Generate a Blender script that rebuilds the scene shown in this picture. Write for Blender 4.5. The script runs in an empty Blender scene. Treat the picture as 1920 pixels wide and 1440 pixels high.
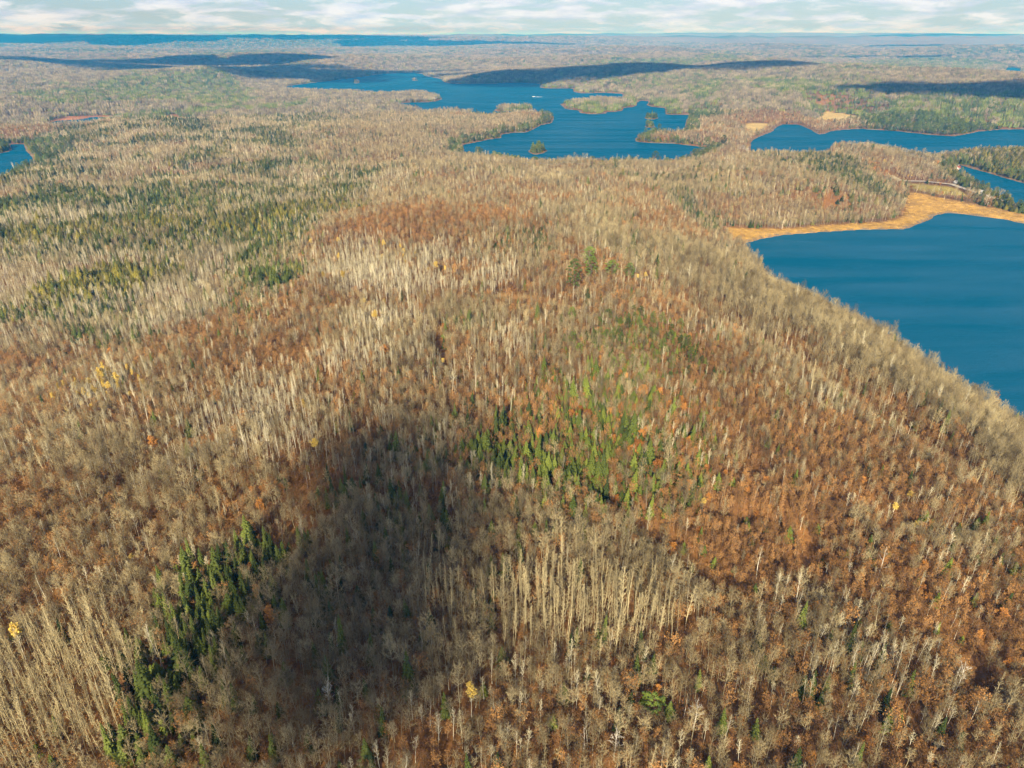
import bpy, math, random
import numpy as np
from mathutils import Vector, Matrix

random.seed(7)
RNG = np.random.default_rng(11)
R = math.radians
scene = bpy.context.scene

# ------------------------------------------------------------------ camera
CAM_Z = 160.0
PITCH = R(26.3)                 # degrees below the horizon
FPX = 1321.0                    # focal length in pixels of the 1920 px wide photograph
cam_data = bpy.data.cameras.new('camera')
cam_data.sensor_width = 36.0
cam_data.lens = 36.0 * FPX / 1920.0
cam_data.clip_start = 1.0
cam_data.clip_end = 200000.0
cam = bpy.data.objects.new('camera', cam_data)
scene.collection.objects.link(cam)
cam.location = (0, 0, CAM_Z)
cam.rotation_euler = (R(90) - PITCH, 0, 0)
scene.camera = cam
CP, SP = math.cos(PITCH), math.sin(PITCH)

# ------------------------------------------------------------------ sun, sky, exposure
SUN_EL, SUN_AZ = R(27.0), R(10.5)       # light travels forward and a little to the right
sun_dir = Vector((math.sin(SUN_AZ) * math.cos(SUN_EL), math.cos(SUN_AZ) * math.cos(SUN_EL), -math.sin(SUN_EL)))
sun_data = bpy.data.lights.new('sun', 'SUN')
sun_data.energy = 5.0
sun_data.angle = R(0.5)
sun_data.color = (1.0, 0.90, 0.68)
sun = bpy.data.objects.new('sun', sun_data)
scene.collection.objects.link(sun)
sun.rotation_euler = sun_dir.to_track_quat('-Z', 'Y').to_euler()

world = bpy.data.worlds.new('World')
scene.world = world
world.use_nodes = True
wn, wl = world.node_tree.nodes, world.node_tree.links
wn.clear()


def node(nodes, kind, **kw):
    n = nodes.new(kind)
    for k, v in kw.items():
        setattr(n, k, v)
    return n


def vmath(nodes, links, op, a, b=None):
    n = nodes.new('ShaderNodeVectorMath'); n.operation = op
    for i, s in enumerate((a, b)):
        if s is None: continue
        if hasattr(s, 'links'): links.new(s, n.inputs[i])
        else: n.inputs[i].default_value = s
    return n.outputs[0]


def fmath(nodes, links, op, a, b=None, clamp=False):
    n = nodes.new('ShaderNodeMath'); n.operation = op; n.use_clamp = clamp
    for i, s in enumerate((a, b)):
        if s is None: continue
        if hasattr(s, 'links'): links.new(s, n.inputs[i])
        else: n.inputs[i].default_value = s
    return n.outputs[0]


def mixcol(nodes, links, fac, a, b, blend='MIX'):
    n = nodes.new('ShaderNodeMix'); n.data_type = 'RGBA'; n.blend_type = blend
    for i, s in ((0, fac), (6, a), (7, b)):
        if hasattr(s, 'links'): links.new(s, n.inputs[i])
        elif i == 0: n.inputs[0].default_value = s
        else: n.inputs[i].default_value = (*s, 1.0)
    return n.outputs[2]


def ramp(nodes, links, fac, stops):
    n = nodes.new('ShaderNodeValToRGB')
    el = n.color_ramp.elements
    while len(el) < len(stops): el.new(0.5)
    for e, (p, c) in zip(el, stops):
        e.position = p; e.color = (*c, 1.0) if len(c) == 3 else c
    links.new(fac, n.inputs[0])
    return n.outputs[0]


sky = node(wn, 'ShaderNodeTexSky', sky_type='NISHITA', sun_disc=False)
sky.sun_elevation = SUN_EL
sky.sun_rotation = math.atan2(-sun_dir.x, -sun_dir.y)
sky.altitude = 300.0
sky.air_density = 1.0
sky.dust_density = 0.6
sky.ozone_density = 2.0
# a broken cloud layer, laid out on a level sheet high above the ground
tc = node(wn, 'ShaderNodeTexCoord')
sep = node(wn, 'ShaderNodeSeparateXYZ'); wl.new(tc.outputs['Generated'], sep.inputs[0])
up = fmath(wn, wl, 'MAXIMUM', sep.outputs[2], 0.0)
den = fmath(wn, wl, 'ADD', up, 0.16)
comb = node(wn, 'ShaderNodeCombineXYZ')
wl.new(fmath(wn, wl, 'DIVIDE', sep.outputs[0], den), comb.inputs[0])
wl.new(fmath(wn, wl, 'DIVIDE', sep.outputs[1], den), comb.inputs[1])
n1 = node(wn, 'ShaderNodeTexNoise'); n1.inputs['Scale'].default_value = 2.3; n1.inputs['Detail'].default_value = 8.0
n1.inputs['Roughness'].default_value = 0.62; n1.inputs['Distortion'].default_value = 0.4
wl.new(vmath(wn, wl, 'ADD', comb.outputs[0], (13.0, 4.0, 0.0)), n1.inputs['Vector'])
n2 = node(wn, 'ShaderNodeTexNoise'); n2.inputs['Scale'].default_value = 4.0; n2.inputs['Detail'].default_value = 5.0
wl.new(vmath(wn, wl, 'ADD', comb.outputs[0], (3.0, 9.0, 2.0)), n2.inputs['Vector'])
cover = ramp(wn, wl, n1.outputs[0], [(0.44, (0, 0, 0)), (0.56, (1, 1, 1))])
tone = ramp(wn, wl, n2.outputs[0], [(0.36, (6.6, 7.5, 10.0)), (0.60, (10.4, 10.7, 11.8))])
clear = mixcol(wn, wl, 1.0, sky.outputs[0], (0.76, 0.90, 1.22), 'MULTIPLY')
mixed = mixcol(wn, wl, fmath(wn, wl, 'MULTIPLY', cover, 0.85), clear, tone)
bg = node(wn, 'ShaderNodeBackground'); bg.inputs[1].default_value = 0.052
wl.new(mixed, bg.inputs[0])
wout = node(wn, 'ShaderNodeOutputWorld'); wl.new(bg.outputs[0], wout.inputs[0])

vs = scene.view_settings
vs.view_transform = 'Standard'
vs.look = 'None'
vs.exposure = 0.86
vs.gamma = 1.0
vs.use_curve_mapping = False
cy = scene.cycles
cy.max_bounces = 5; cy.diffuse_bounces = 2; cy.glossy_bounces = 2
cy.transmission_bounces = 2; cy.volume_bounces = 0; cy.transparent_max_bounces = 24
cy.use_denoising = True
cy.sample_clamp_indirect = 4.0

# ------------------------------------------------------------------ helpers: rays, noise, polygons


def at(px, py, z):
    """The point of the level plane z that the photograph shows at pixel (px, py)."""
    u = (px - 960.0) / FPX; v = (py - 720.0) / FPX
    dy = CP - v * SP; dz = -SP - v * CP
    t = (z - CAM_Z) / dz
    return (u * t, dy * t)


def project(x, y, z):
    dz = z - CAM_Z
    d = y * CP - dz * SP
    u = x / np.maximum(d, 1e-3)
    v = (-(y * SP) - dz * CP) / np.maximum(d, 1e-3)
    return 960 + FPX * u, 720 + FPX * v, d


def _hash(ix, iy, seed):
    n = (ix.astype(np.int64) * 374761393 + iy.astype(np.int64) * 668265263 + seed * 974634707) & 0x7FFFFFFF
    n = ((n ^ (n >> 13)) * 1274126177) & 0x7FFFFFFF
    n = n ^ (n >> 16)
    return (n & 0xFFFFF) / 1048575.0


def vnoise(x, y, scale, seed=0, octaves=4, rough=0.5):
    x = np.asarray(x, float) / scale; y = np.asarray(y, float) / scale
    out = np.zeros_like(x); amp = 1.0; tot = 0.0
    for o in range(octaves):
        ix = np.floor(x); iy = np.floor(y); fx = x - ix; fy = y - iy
        fx = fx * fx * (3 - 2 * fx); fy = fy * fy * (3 - 2 * fy)
        a = _hash(ix, iy, seed + o); b = _hash(ix + 1, iy, seed + o)
        c = _hash(ix, iy + 1, seed + o); d = _hash(ix + 1, iy + 1, seed + o)
        out += amp * ((a * (1 - fx) + b * fx) * (1 - fy) + (c * (1 - fx) + d * fx) * fy)
        tot += amp; amp *= rough
        x = x * 2.03 + 17.3; y = y * 2.03 - 9.1
    return out / tot


def sstep(a, b, x):
    t = np.clip((x - a) / (b - a), 0, 1)
    return t * t * (3 - 2 * t)


def inside(poly, x, y):
    p = np.asarray(poly, float); r = np.zeros(x.shape, bool)
    x0, y0 = p.min(0); x1, y1 = p.max(0)
    m = (x >= x0) & (x <= x1) & (y >= y0) & (y <= y1)
    if not m.any(): return r
    xs, ys = x[m], y[m]; rr = np.zeros(xs.shape, bool)
    q = np.roll(p, -1, 0)
    for (ax, ay), (bx, by) in zip(p, q):
        if ay == by: continue
        c = ((ay > ys) != (by > ys)) & (xs < (bx - ax) * (ys - ay) / (by - ay) + ax)
        rr ^= c
    r[m] = rr
    return r


def poly_dist(poly, x, y, closed=True, cap=None):
    p = np.asarray(poly, float); q = np.roll(p, -1, 0)
    if cap is not None:
        lo, hi = p.min(0) - cap, p.max(0) + cap
        m = (x > lo[0]) & (x < hi[0]) & (y > lo[1]) & (y < hi[1])
        out = np.full(x.shape, float(cap))
        if m.any(): out[m] = np.minimum(cap, poly_dist(poly, x[m], y[m], closed))
        return out
    if not closed: p, q = p[:-1], q[:-1]
    best = np.full(x.shape, 1e18)
    for (ax, ay), (bx, by) in zip(p, q):
        dx, dy = bx - ax, by - ay; L = dx * dx + dy * dy + 1e-9
        t = np.clip(((x - ax) * dx + (y - ay) * dy) / L, 0, 1)
        np.minimum(best, (x - ax - t * dx) ** 2 + (y - ay - t * dy) ** 2, out=best)
    return np.sqrt(best)


# ------------------------------------------------------------------ lakes and islands (0: seen at the waterline, 15: seen over tree tops)
T = 8.0


def shore(pts):
    out = []
    for p in pts:
        out.append(at(p[0], p[1], p[2] if len(p) > 2 else 0.0))
    return out


MAIN = shore([
    (537, 162), (598, 154), (640, 149), (660, 146), (682, 144), (707, 140), (732, 137.5), (773, 136.7), (793, 139), (797, 142.5),
    (807, 144), (827, 148), (832, 153), (842, 156.5), (880, 157.8), (930, 157), (950, 155.5), (985, 155.5), (1012, 157), (1013, 164), (1025, 166),
    (1075, 166), (1076, 172), (1090, 175), (1128, 174.5), (1152, 175), (1168, 176), (1168, 181.5, 8), (1152, 182.5, 10), (1128, 183.5, 10), (1078, 184.5, 10), (1058, 188, 7), (1051, 195), (1062, 205),
    (1085, 206.5), (1089, 212), (1107, 214), (1135, 213.5), (1138, 209.5), (1153, 209.7), (1167, 207.5), (1168, 202.5), (1185, 201),
    (1193, 198), (1194, 192.5), (1200, 189), (1218, 190), (1213, 196.5), (1225, 201), (1248, 202), (1249, 215), (1263, 215.5), (1300, 215),
    (1289, 223), (1286, 232), (1287, 239), (1287, 241, 6), (1253, 243, T), (1237, 241, T), (1215, 243, T), (1203, 247, 8), (1193, 258),
    (1193, 266), (1203, 267), (1228, 268), (1262, 269), (1287, 272), (1312, 275), (1333, 278.5), (1303, 281, T), (1278, 291, T),
    (1243, 297, T), (1218, 297, T), (1187, 295, T), (1162, 293, T), (1140, 298, T), (1127, 303, T), (1087, 300, T), (1020, 300, T), (975, 295, T),
    (943, 288, T), (925, 285, T), (890, 285, T), (870, 283, T), (867, 272), (887, 267.5), (918, 261), (937, 259), (938, 252.5), (962, 248.7),
    (987, 248), (1002, 241), (1012, 235), (1033, 231), (1037.5, 223), (1037, 212, 6), (1020, 207.5, T), (998, 206, T), (970, 205, T),
    (927, 209, T), (917, 212, T), (898, 208, T), (862, 203, T), (837, 202, T), (797, 205, T), (790, 200, T), (760, 196, 8), (737, 193), (748, 193.5),
    (782, 192.5), (813, 191), (827, 187), (829, 178, T), (813, 175, T), (800, 170, T), (773, 169, T), (748, 171, T), (707, 172, T), (657, 168, T),
    (607, 167, T), (565, 166, T), (540, 164, T)])
SECOND = shore([
    (1405, 268), (1410, 261.7), (1423, 256), (1445, 247.5), (1457, 236.7), (1467, 233.7), (1500, 233.7), (1510, 238), (1523, 244), (1532, 250),
    (1538, 252), (1548, 250), (1557, 246), (1583, 243), (1618, 241.5), (1633, 243), (1683, 246), (1717, 250), (1758, 254), (1787, 256),
    (1810, 251.7), (1833, 246.7), (1875, 243), (1920, 242.5), (2080, 238), (2090, 277, T), (1990, 277, T), (1920, 276, T), (1903, 273, T), (1833, 274, T),
    (1800, 276, T), (1783, 281, T), (1773, 280, T), (1763, 285, T), (1742, 285, T), (1717, 283, T), (1683, 273, T), (1642, 268, T), (1600, 266, T),
    (1565, 263, T), (1548, 279, T), (1537, 282, T), (1483, 285, T), (1458, 283, T), (1408, 282, T)])
NARROWS = shore([
    (1798, 308), (1817, 314), (1850, 323), (1883, 333), (1920, 343), (2010, 368), (2030, 430, T), (1975, 408, T), (1918, 377, T), (1897, 360, T), (1875, 353, T),
    (1842, 339, T), (1826, 328, T), (1805, 320, T), (1797, 313, 6)])
NEAR = shore([
    (1393, 457), (1423, 447), (1467, 440), (1530, 435), (1613, 430), (1690, 429), (1703, 426), (1725, 417), (1742, 410), (1747, 403), (1775, 399),
    (1808, 401), (1850, 407), (1892, 413), (1920, 419), (2080, 452)]) + [(760, 560), (820, 380), (720, 120), (560, -60), (360, -160), (292, -40), (262, 90), (243, 190)] + shore([
    (1920, 772, T), (1830, 718, T), (1730, 661, T), (1683, 619, T), (1613, 597, T), (1563, 577, T), (1507, 550, T), (1450, 527, T), (1437, 505, T), (1437, 487, T), (1413, 470, 8)])
WEST = shore([
    (17, 270.6), (46, 270.6), (50, 280), (62, 293.5), (66, 297, 10), (42, 303, T), (21, 313, T), (0, 327, T), (-80, 347, T), (-180, 340, T), (-170, 300), (-60, 287), (0, 287.5), (12, 286),
    (20, 282)])
POND_A = shore([(88, 232), (105, 227), (125, 226), (155, 223.5), (165, 221), (190, 219), (207, 220.5), (192, 226), (160, 231), (140, 235), (100, 237)])
POND_B = shore([(310, 227), (325, 222), (338, 221.5), (337, 230), (322, 233.5), (308, 231)])
FAR_A = shore([(1889, 126), (1912, 128), (1916, 142), (1897, 142.5), (1886, 136)])
FAR_B = shore([(1880, 154), (1920, 155.5), (1980, 160), (1930, 162.5), (1900, 160)])
WATERS = [MAIN, SECOND, NARROWS, NEAR, WEST, POND_A, POND_B, FAR_A, FAR_B]
ISLANDS = [shore(p) for p in (
    [(926, 207.5), (936, 209.5), (960, 209), (990, 208), (999, 204), (994, 200), (960, 201), (932, 203)],
    [(1208, 221), (1215, 223.5), (1228, 223.5), (1235, 221), (1228, 218.5), (1214, 218.5)],
    [(1209, 237.5), (1215, 239.5), (1224, 239.5), (1228, 237), (1220, 235), (1212, 235.5)],
    [(992, 283), (997, 288), (1005, 290), (1018, 287), (1024, 282.5), (1015, 278), (1000, 277.5)],
    [(661, 155.3), (668, 156.6), (676, 155.3), (668, 153.8)],
    [(770, 150.4), (778, 151.6), (786, 150.4), (778, 149.2)])]


def shore_distance(x, y):
    """Positive on land, negative on water."""
    wet = np.zeros(x.shape, bool); d = np.full(x.shape, 700.0)
    for p in WATERS:
        wet |= inside(p, x, y); np.minimum(d, poly_dist(p, x, y, cap=700), out=d)
    for p in ISLANDS:
        wet &= ~inside(p, x, y); np.minimum(d, poly_dist(p, x, y, cap=700), out=d)
    sd = np.where(wet, -d, d)
    return sd + 3.2 * (vnoise(x, y, 13, 7, 2) - .5) * (np.abs(sd) < 60) * (np.hypot(x, y) < 1700)


# open ground: marsh, fields, road
MARSH = shore([(1352, 432), (1362, 427), (1400, 429), (1460, 431), (1530, 425), (1600, 421), (1660, 417), (1690, 408), (1697, 392), (1700, 375), (1706, 361), (1735, 366),
               (1800, 379), (1870, 393), (1935, 407), (2100, 450), (2110, 470), (1920, 424), (1892, 419), (1808, 407), (1760, 406), (1740, 416), (1705, 431), (1690, 434), (1613, 436), (1467, 446), (1425, 453),
               (1400, 462), (1378, 457)])
FIELD = shore([(1690, 343.5), (1725, 345), (1785, 351.5), (1803, 359), (1822, 371), (1790, 369.5), (1740, 362), (1712, 355)])
HAY_A = shore([(1544, 210), (1583, 213.5), (1600, 216.5), (1628, 221), (1622, 227), (1585, 228.5), (1550, 231), (1528, 226.5)])
HAY_B = shore([(1391, 236), (1400, 231.5), (1446, 231.5), (1441, 238), (1426, 247), (1413, 253), (1398, 246)])
HAY_C = shore([(1360, 241), (1390, 240), (1396, 245), (1362, 246)])
BOG_A = shore([(86, 231), (98, 226), (125, 219), (160, 218), (215, 217), (212, 224), (165, 236), (138, 241), (100, 242), (84, 236)])
BOG_B = shore([(262, 238), (300, 229), (308, 232), (340, 231), (378, 224), (372, 221), (338, 221), (338, 215), (302, 218.5), (318, 225)])
BARE_A = [at(*p, 37) for p in ((748, 586), (780, 580), (818, 583), (826, 592), (790, 595), (752, 592))]
BARE_B = [at(*p, 36) for p in ((928, 566), (1000, 572), (1058, 580), (1050, 588), (990, 588), (930, 582))]
BARE_C = [at(*p, 22) for p in ((1074, 338), (1084, 345), (1090, 358), (1082, 360), (1076, 350))]
FARM = shore([(1690, 148), (1800, 149), (1850, 146), (1930, 143), (1930, 151), (1850, 154), (1760, 152)])
ROAD = shore([(1668, 337), (1690, 342), (1730, 343), (1785, 348.5), (1810, 357), (1840, 367), (1870, 377), (1900, 387), (1930, 397)])
GULLY = [at(*p, 33) for p in ((1290, 585), (1400, 640), (1560, 740), (1700, 830), (1900, 960), (2050, 1060))]
DITCHES = [[at(*p, 37) for p in q] for q in (
    ((1110, 935), (1150, 975), (1200, 1010), (1250, 1065), (1335, 1125)), ((1330, 980), (1380, 990), (1440, 985), (1510, 1005), (1522, 1045), (1495, 1080), (1530, 1120), (1580, 1140)),
    ((1560, 950), (1640, 965), (1700, 1000), (1800, 1010)), ((1790, 1210), (1830, 1260), (1850, 1310)), ((235, 930), (330, 870), (420, 840)), ((820, 640), (835, 700), (885, 745)),
    ((1290, 800), (1370, 830), (1420, 900)))]
TRACKS = [(GULLY, 2.6)] + [(d_, 1.7) for d_ in DITCHES]
FLAT = [MARSH, FIELD, HAY_A, HAY_B, HAY_C, BOG_A, BOG_B, FARM]
OPEN = [MARSH, FIELD, HAY_A, HAY_B, HAY_C, BOG_A, BOG_B, BARE_A, BARE_B, BARE_C, FARM]


LOW = [at(*p, 4) for p in ((470, 200), (560, 225), (720, 232), (880, 210), (850, 172), (700, 160), (520, 156), (430, 172))]


def height(x, y, sd=None):
    x = np.asarray(x, float); y = np.asarray(y, float)
    if sd is None: sd = shore_distance(x, y)
    r = np.hypot(x, y)
    # the long wooded ridge under the camera
    edge = -150.0 - 0.42 * np.clip(330 - y, 0, 500)
    ridge = sstep(-75, 75, x - edge)
    along = 1.0 - 0.62 * sstep(430, 760, y)
    base = 6 + 20 * vnoise(x, y, 210, 3, 3)
    base = base + (40 - base) * ridge * along * (1 - sstep(700, 1000, y))
    base += 13.0 * (vnoise(x, y, 105, 9, 2) - 0.5)
    mid = sstep(1300, 3200, r)
    base = base * (1 - mid) + mid * (6 + 135 * vnoise(x * 0.7, y, 900, 21, 4) ** 2.6)
    low = 1 - sstep(0, 260, np.where(inside(LOW, x, y), 0, poly_dist(LOW, x, y, cap=300)))
    base = base * (1 - .85 * low)
    far = sstep(4500, 12000, r)
    rid = 1 - np.abs(2 * vnoise(x * 0.45, y, 2700, 33, 4) - 1)
    base = base * (1 - far) + far * (14 + 168 * rid ** 2.0 * (0.45 + 1.0 * vnoise(x * 0.5, y, 9000, 41, 2)))
    L = 100 + 0.10 * np.clip(r - 900, 0, 4000)
    land = 0.7 + (base - 0.7) * sstep(-6, L, sd)
    land -= 5.0 * (1 - sstep(3, 16, poly_dist(GULLY, x, y, closed=False, cap=20)))
    for d_ in DITCHES: land -= 4.2 * (1 - sstep(1, 8, poly_dist(d_, x, y, closed=False, cap=12)))
    for p in FLAT:
        d = poly_dist(p, x, y, cap=80); d = np.where(inside(p, x, y), 0, d)
        k = 1 - sstep(0, 60, d)
        land = land * (1 - k) + k * (0.55 + 0.25 * vnoise(x, y, 12, 5, 2))
    return np.where(sd >= 0, land, np.maximum(-6.0, 0.55 + sd * 0.35))


def ground(px, py, z=30.0):
    """Where the photograph's pixel meets the terrain."""
    for _ in range(14):
        x, y = at(px, py, z)
        z = 0.55 * z + 0.45 * float(height(np.array([x]), np.array([y]))[0])
    return x, y


def stand(pts, z=None):
    return [at(p[0], p[1], z) if z is not None else ground(*p) for p in pts]


# ------------------------------------------------------------------ materials
def material(name):
    m = bpy.data.materials.new(name); m.use_nodes = True
    nt = m.node_tree; nt.nodes.clear()
    out = nt.nodes.new('ShaderNodeOutputMaterial')
    p = nt.nodes.new('ShaderNodeBsdfPrincipled')
    nt.links.new(p.outputs[0], out.inputs[0])
    return m, nt.nodes, nt.links, p


def plain(name, col, rough=0.85, var=0.36, spec=0.1, patch=0.42, hue=None):
    """One colour that shifts from object to object and a little from place to place."""
    m, n, l, p = material(name)
    oi = n.new('ShaderNodeObjectInfo')
    c2 = hue if hue else tuple(c * 0.8 for c in col)
    a = mixcol(n, l, oi.outputs['Random'], tuple(c * (1 + var) for c in col), tuple(c * (1 - var) for c in c2))
    g = n.new('ShaderNodeNewGeometry')
    t = n.new('ShaderNodeTexNoise'); t.inputs['Scale'].default_value = 0.022; t.inputs['Detail'].default_value = 4.0
    l.new(g.outputs['Position'], t.inputs['Vector'])
    k = fmath(n, l, 'ADD', fmath(n, l, 'MULTIPLY', t.outputs[0], 2 * patch), 1 - patch)
    cc = n.new('ShaderNodeCombineXYZ')
    for i in range(3): l.new(k, cc.inputs[i])
    l.new(mixcol(n, l, 1.0, a, cc.outputs[0], 'MULTIPLY'), p.inputs['Base Color'])
    p.inputs['Roughness'].default_value = rough
    p.inputs['Specular IOR Level'].default_value = spec
    return m


MAT = dict(
    maple_bark=plain('maple_bark', (0.35, 0.30, 0.185)), maple_twig=plain('maple_twig', (0.385, 0.31, 0.165), hue=(0.24, 0.17, 0.08)),
    birch_bark=plain('birch_bark', (0.70, 0.64, 0.50)), birch_twig=plain('birch_twig', (0.52, 0.455, 0.28), hue=(0.34, 0.265, 0.14)),
    aspen_bark=plain('aspen_bark', (0.54, 0.45, 0.26)), aspen_twig=plain('aspen_twig', (0.45, 0.37, 0.20), hue=(0.37, 0.285, 0.145)),
    beech_bark=plain('beech_bark', (0.30, 0.22, 0.14)), beech_twig=plain('beech_twig', (0.26, 0.17, 0.085)),
    russet_leaf=plain('russet_leaf', (0.36, 0.18, 0.055), hue=(0.25, 0.115, 0.04)),
    orange_leaf=plain('orange_leaf', (0.42, 0.19, 0.045), hue=(0.33, 0.125, 0.03)),
    golden_leaf=plain('golden_leaf', (0.58, 0.41, 0.09), hue=(0.46, 0.31, 0.08)),
    spruce_bark=plain('spruce_bark', (0.10, 0.075, 0.055)), spruce_needle=plain('spruce_needle', (0.105, 0.125, 0.026), hue=(0.05, 0.075, 0.02)), young_needle=plain('young_needle', (0.135, 0.16, 0.026), hue=(0.07, 0.10, 0.022)),
    pine_bark=plain('pine_bark', (0.16, 0.11, 0.08)), pine_needle=plain('pine_needle', (0.13, 0.17, 0.03), hue=(0.09, 0.125, 0.026)),
    larch_needle=plain('larch_needle', (0.205, 0.175, 0.03), hue=(0.11, 0.115, 0.022)),
    snag_wood=plain('snag_wood', (0.62, 0.56, 0.47), var=0.1),
    shrub_leaf=plain('shrub_leaf', (0.26, 0.12, 0.045), hue=(0.17, 0.08, 0.04)),
    reed=plain('reed', (0.50, 0.32, 0.09), hue=(0.40, 0.23, 0.07)),
    far_bare=plain('far_bare', (0.30, 0.25, 0.165), hue=(0.24, 0.18, 0.125), patch=0.4),
    far_green=plain('far_green', (0.20, 0.23, 0.05), hue=(0.11, 0.15, 0.04), patch=0.3),
    white_wall=plain('white_wall', (0.72, 0.70, 0.66), var=0.05), grey_roof=plain('grey_roof', (0.5, 0.5, 0.5), var=0.1), red_roof=plain('red_roof', (0.35, 0.05, 0.04), var=0.1),
    dark_glass=plain('dark_glass', (0.02, 0.03, 0.04), rough=0.1, spec=0.5, var=0.05), door_wood=plain('door_wood', (0.2, 0.1, 0.05), var=0.1),
    hull_white=plain('hull_white', (0.8, 0.8, 0.8), rough=0.3, var=0.03, spec=0.5), foam=plain('foam', (0.75, 0.8, 0.82), var=0.05),
    dock_wood=plain('dock_wood', (0.42, 0.38, 0.33), var=0.1), stone=plain('stone', (0.34, 0.31, 0.28), var=0.1),
    cloud_white=plain('cloud_white', (0.85, 0.85, 0.86), var=0.02, patch=0.02))

# thin cloud lets part of the sun through
m, n, l, p = material('thin_cloud'); p.inputs['Base Color'].default_value = (.85, .85, .86, 1)
tr_ = n.new('ShaderNodeBsdfTransparent'); ms = n.new('ShaderNodeMixShader'); ms.inputs[0].default_value = 0.40
l.new(tr_.outputs[0], ms.inputs[1]); l.new(p.outputs[0], ms.inputs[2]); l.new(ms.outputs[0], [q for q in n if q.type == 'OUTPUT_MATERIAL'][0].inputs[0])
MAT['thin_cloud'] = m

# ------------------------------------------------------------------ terrain


def mesh_from(name, verts, faces, mats=(), face_mat=None, smooth=False):
    me = bpy.data.meshes.new(name)
    verts = np.asarray(verts, np.float32).reshape(-1, 3)
    me.vertices.add(len(verts)); me.vertices.foreach_set('co', verts.ravel())
    if isinstance(faces, np.ndarray):
        n, k = faces.shape
        me.loops.add(n * k); me.loops.foreach_set('vertex_index', faces.ravel().astype(np.int32))
        me.polygons.add(n)
        me.polygons.foreach_set('loop_start', np.arange(0, n * k, k, dtype=np.int32))
    else:
        sizes = np.array([len(f) for f in faces], np.int32)
        me.loops.add(int(sizes.sum())); me.loops.foreach_set('vertex_index', np.concatenate([np.asarray(f, np.int32) for f in faces]))
        me.polygons.add(len(faces))
        me.polygons.foreach_set('loop_start', np.concatenate([[0], np.cumsum(sizes)[:-1]]).astype(np.int32))
    for m in mats: me.materials.append(m)
    if face_mat is not None: me.polygons.foreach_set('material_index', np.asarray(face_mat, np.int32))
    if smooth: me.polygons.foreach_set('use_smooth', np.ones(len(me.polygons), bool))
    me.update(calc_edges=True); me.validate()
    return me


def link(name, me, parent=None):
    o = bpy.data.objects.new(name, me); scene.collection.objects.link(o)
    if parent: o.parent = parent
    return o


def tag(o, label=None, cat=None, group=None, kind=None):
    for k, v in (('label', label), ('category', cat), ('group', group), ('kind', kind)):
        if v: o[k] = v
    return o


dense = np.radians(np.arange(-56, 56.01, 0.17))
coarse = np.radians(np.concatenate([np.arange(60, 180, 8), np.arange(-180, -59, 8)]))
ang = np.sort(np.concatenate([dense, coarse]))
rad = [3.0]
while rad[-1] < 62000: rad.append(rad[-1] * (1.10 if rad[-1] < 60 else 1.0115 if rad[-1] < 9000 else 1.02))
rad = np.array(rad)
GX = (rad[:, None] * np.sin(ang)[None]).ravel(); GY = (rad[:, None] * np.cos(ang)[None]).ravel()
GSD = shore_distance(GX, GY)
GZ = height(GX, GY, GSD)
nr, na = len(rad), len(ang)
ii, jj = np.meshgrid(np.arange(nr - 1), np.arange(na), indexing='ij')
j2 = (jj + 1) % na
GF = np.stack([ii * na + jj, ii * na + j2, (ii + 1) * na + j2, (ii + 1) * na + jj], -1).reshape(-1, 4)[:, ::-1]


def ground_colour(x, y, sd):
    r = np.hypot(x, y)
    n = vnoise(x, y, 45, 51, 4)[:, None]; n2 = vnoise(x, y, 9, 52, 3)[:, None]
    litter = np.array([0.25, 0.115, 0.034]) * (1 - n) + np.array([0.13, 0.072, 0.034]) * n
    litter = litter * (0.7 + 0.6 * n2)
    tan = np.array([0.21, 0.17, 0.115]); pink = np.array([0.20, 0.148, 0.12]); green = np.array([0.085, 0.105, 0.045])
    f = vnoise(x * 0.7, y, 700, 61, 5)[:, None]
    g = sstep(0.52, 0.60, vnoise(x * 0.5, y, 1500, 71, 5))[:, None]
    farc = (tan * (1 - f) + pink * f) * (0.75 + 0.5 * vnoise(x, y, 160, 81, 3)[:, None])
    farc = farc * (1 - g) + green * g * (0.7 + 0.6 * f)
    k = sstep(1500, 3500, r)[:, None]
    c = litter * (1 - k) + farc * k

    def put(poly, col, soft, amount=1.0):
        d = poly_dist(poly, x, y, cap=80); d = np.where(inside(poly, x, y), -d, d)
        w = (amount * (1 - sstep(-soft, soft * 0.3, d)))[:, None]
        return c * (1 - w) + w * np.array(col) * (0.75 + 0.5 * n2)
    c = put(MARSH, (0.50, 0.30, 0.075), 6)
    wet_ = (sstep(.56, .66, vnoise(x, y, 26, 57, 4)) * (poly_dist(MARSH, x, y, cap=60) < 50))[:, None] * .5
    c = c * (1 - wet_) + wet_ * np.array([0.24, 0.15, 0.06])
    c = put(FIELD, (0.34, 0.27, 0.06), 4)
    for p in (HAY_A, HAY_B, HAY_C): c = put(p, (0.52, 0.38, 0.14), 10)
    for p in (BOG_A, BOG_B): c = put(p, (0.36, 0.16, 0.075), 12)
    for p in (BARE_A, BARE_C): c = put(p, (0.46, 0.19, 0.045), 3)
    c = put(BARE_B, (0.40, 0.22, 0.07), 3)
    c = put(FARM, (0.46, 0.33, 0.17), 40)
    rocky = (sstep(-3, 0, sd) * (1 - sstep(1, 4, sd)))[:, None]
    c = c * (1 - rocky) + rocky * np.array([0.21, 0.165, 0.11])
    return c


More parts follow.
